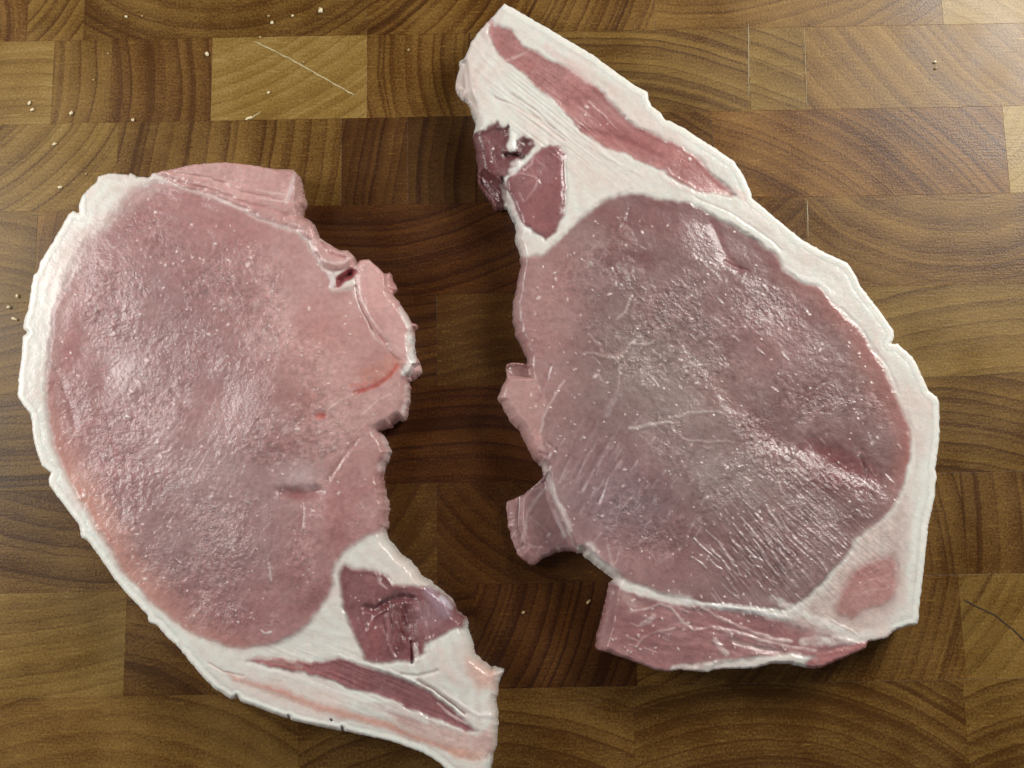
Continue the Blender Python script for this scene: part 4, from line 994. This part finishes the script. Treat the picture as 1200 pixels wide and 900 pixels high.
    tints=[(570, 205, 12, 26, 10, DEEP * 1.1, .7), (600, 184, 14, 5, 0, DEEP * 0.8, .8), (588, 226, 7, 18, -15, DEEP * 0.8, .8), (645, 200, 14, 30, 0, (0.32, 0.15, 0.15), .5), (630, 262, 18, 10, 20, (0.33, 0.12, 0.12), .5), (612, 225, 12, 14, 0, (0.31, 0.15, 0.15), .5), (720, 150, 60, 8, 35, (0.30, 0.10, 0.10), .5), (620, 60, 30, 14, 35, (0.46, 0.26, 0.24), .5), (800, 190, 40, 8, 30, (0.44, 0.17, 0.15), .5), (760, 740, 50, 16, 5, (0.30, 0.13, 0.13), .5), (860, 732, 60, 8, 10, (0.31, 0.14, 0.14), .5),  # the DEEP ones paint shade into hollows of the dark muscles
           (780, 440, 100, 60, 10, (0.37, 0.29, 0.26), .6), (720, 580, 80, 60, 0, (0.34, 0.235, 0.255), .6), (860, 560, 70, 40, 20, (0.37, 0.29, 0.27), .6), (985, 547, 50, 24, 15, (0.22, 0.075, 0.075), .65),  # greys paint the wet sheen, the dark one the dent's shade
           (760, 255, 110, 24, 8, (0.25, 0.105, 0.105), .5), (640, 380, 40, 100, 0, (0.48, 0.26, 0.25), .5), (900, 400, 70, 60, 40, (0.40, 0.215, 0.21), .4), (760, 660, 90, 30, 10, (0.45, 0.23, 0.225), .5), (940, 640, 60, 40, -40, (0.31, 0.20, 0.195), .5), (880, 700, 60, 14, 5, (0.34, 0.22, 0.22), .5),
           (860, 480, 60, 14, 40, (0.27, 0.13, 0.12), .5), (1020, 430, 22, 70, -20, (0.44, 0.22, 0.19), .4)],  # the dark one paints the diagonal valley's shade
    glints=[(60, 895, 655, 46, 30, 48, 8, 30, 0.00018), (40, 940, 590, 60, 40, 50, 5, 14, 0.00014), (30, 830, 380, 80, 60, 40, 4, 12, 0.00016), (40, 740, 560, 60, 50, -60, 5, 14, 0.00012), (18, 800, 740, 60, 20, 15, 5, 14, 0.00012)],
    T=0.0145, seed=23, rind_test=r_rind,
    flecks=[(340, (620, 250, 1050, 690), 0.8, 1.9), (24, (620, 270, 1040, 650), 2.0, 3.6), (70, (700, 690, 930, 780), 1.0, 2.4), (30, (575, 20, 850, 220), 1.0, 2.6), (10, (560, 150, 660, 270), 0.8, 1.6)],
    rind_label="white rind along the right curve and top slope")

# ------------------------------------------------------------------ crumbs
CRUMB = plain("crumb", (0.78, 0.66, 0.42), 0.35)
CRUMB2 = plain("tan_crumb", (0.46, 0.33, 0.15), 0.5)


def crumb(px, py, r, stretch=1.0, ang=0.0, seed=0, label="", dull=False):
    rs = random.Random(seed)
    import bmesh
    bm = bmesh.new()
    bmesh.ops.create_icosphere(bm, subdivisions=2, radius=1.0)
    R = r * 0.00031
    for v in bm.verts:
        k = 1 + 0.35 * math.sin(v.co.x * 4 + seed) * math.sin(v.co.y * 5 + seed * 2) + rs.uniform(-.12, .12)
        v.co = (v.co.x * R * stretch * k, v.co.y * R * k, v.co.z * R * 0.7 * k)
    zmin = min(v.co.z for v in bm.verts)
    for v in bm.verts:
        v.co.z -= zmin + R * 0.1
    me = bpy.data.meshes.new("crumb")
    bm.to_mesh(me); bm.free()
    for p in me.polygons:
        p.use_smooth = True
    me.materials.append(CRUMB2 if dull else CRUMB)
    o = bpy.data.objects.new("crumb", me)
    COL.objects.link(o)
    x, y, _ = at(px, py, 0)
    o.location = (float(x), float(y), 0.0)
    o.rotation_euler = (0, 0, ang)
    o["label"] = label; o["category"] = "crumb"; o["group"] = "pale crumbs scattered on the board"
    return o


CR = [
    (376, 13, 2.6, 1.4, 1.5, "largest pale crumb, an upright grain near the top edge"),
    (343, 19, 1.6, 1.1, .3, "pale crumb just left of the largest upright grain"),
    (319, 27, 1.9, 1.2, 1.4, "pale crumb above the upper end of the long scratch"),
    (305, 44, 1.5, 1.0, 0, "tiny crumb on the joint at the start of the long scratch"),
    (315, 19, 1.2, 1.5, .2, "faint flat crumb above the scratch, near the top edge"),
    (243, 64, 2.2, 1.3, 1.5, "pale crumb beside the left side of the light scratched block"),
    (356, 73, 1.2, 1, 0, "tiny crumb touching the middle of the long scratch"),
    (315, 109, 1.6, 1.1, 0, "pale crumb below the long scratch on the light block"),
    (292, 139, 1.8, 2.6, .5, "curled pale shaving at the lower edge of the light scratched block"),
    (479, 59, 1.5, 1, 0, "lone crumb right of the scratched block, near the fat tail"),
    (148, 20, 1.7, 1, 0, "crumb in the dark curved grain near the top left, brighter of two"),
    (167, 19, 1.2, 1, 0, "crumb in the dark curved grain near the top left, smaller of two"),
    (156, 141, 1.8, 1, 0, "crumb on the joint right above the crescent chop"),
    (35, 121, 1.7, 1.8, 1.2, "upper crumb of the pale pair on the light block at far left"),
    (38, 129, 1.7, 1.5, .6, "lower crumb of the pale pair on the light block at far left"),
    (84, 133, 1.9, 1.6, 1.4, "yellowish crumb between the far left pair and the crescent chop"),
    (127, 63, 1.2, 1, 0, "tiny crumb below the dark curved grain at upper left"),
    (110, 94, 1.2, 1, 0, "tiny crumb in the middle of the mid brown block at upper left"),
    (64, 169, 1.8, 1.4, .5, "crumb on the diagonal grain above the crescent chop shoulder"),
    (71, 220, 1.8, 1.5, .2, "crumb lying closest to the crescent chop shoulder"),
    (101, 204, 1.2, 1, 0, "tiny crumb just above the crescent chop shoulder"),
    (21, 347, 1.9, 1.2, 1.4, "right crumb of the trio by the left edge beside the white rind"),
    (11, 360, 2.0, 1.2, .3, "left crumb of the trio by the left edge beside the white rind"),
    (18, 374, 1.6, 2.4, -.3, "lowest, long crumb of the trio by the left edge"),
    (1095, 73, 1.7, 1.2, .6, "upper half of the white crumb pair at the upper right"),
    (1096, 80, 1.5, 1.2, 1.6, "lower half of the white crumb pair at the upper right"),
    (613, 718, 1.4, 1.4, .4, "faint crumb on the dark wood between the chops"),
    (690, 705, 1.5, 2.2, .9, "thin crumb close to the left corner of the veined lower muscle"),
]
for i, (x, y, r, st, a, lab) in enumerate(CR):
    crumb(x, y, r, st, a, i * 3 + 1, lab, r < 1.55)
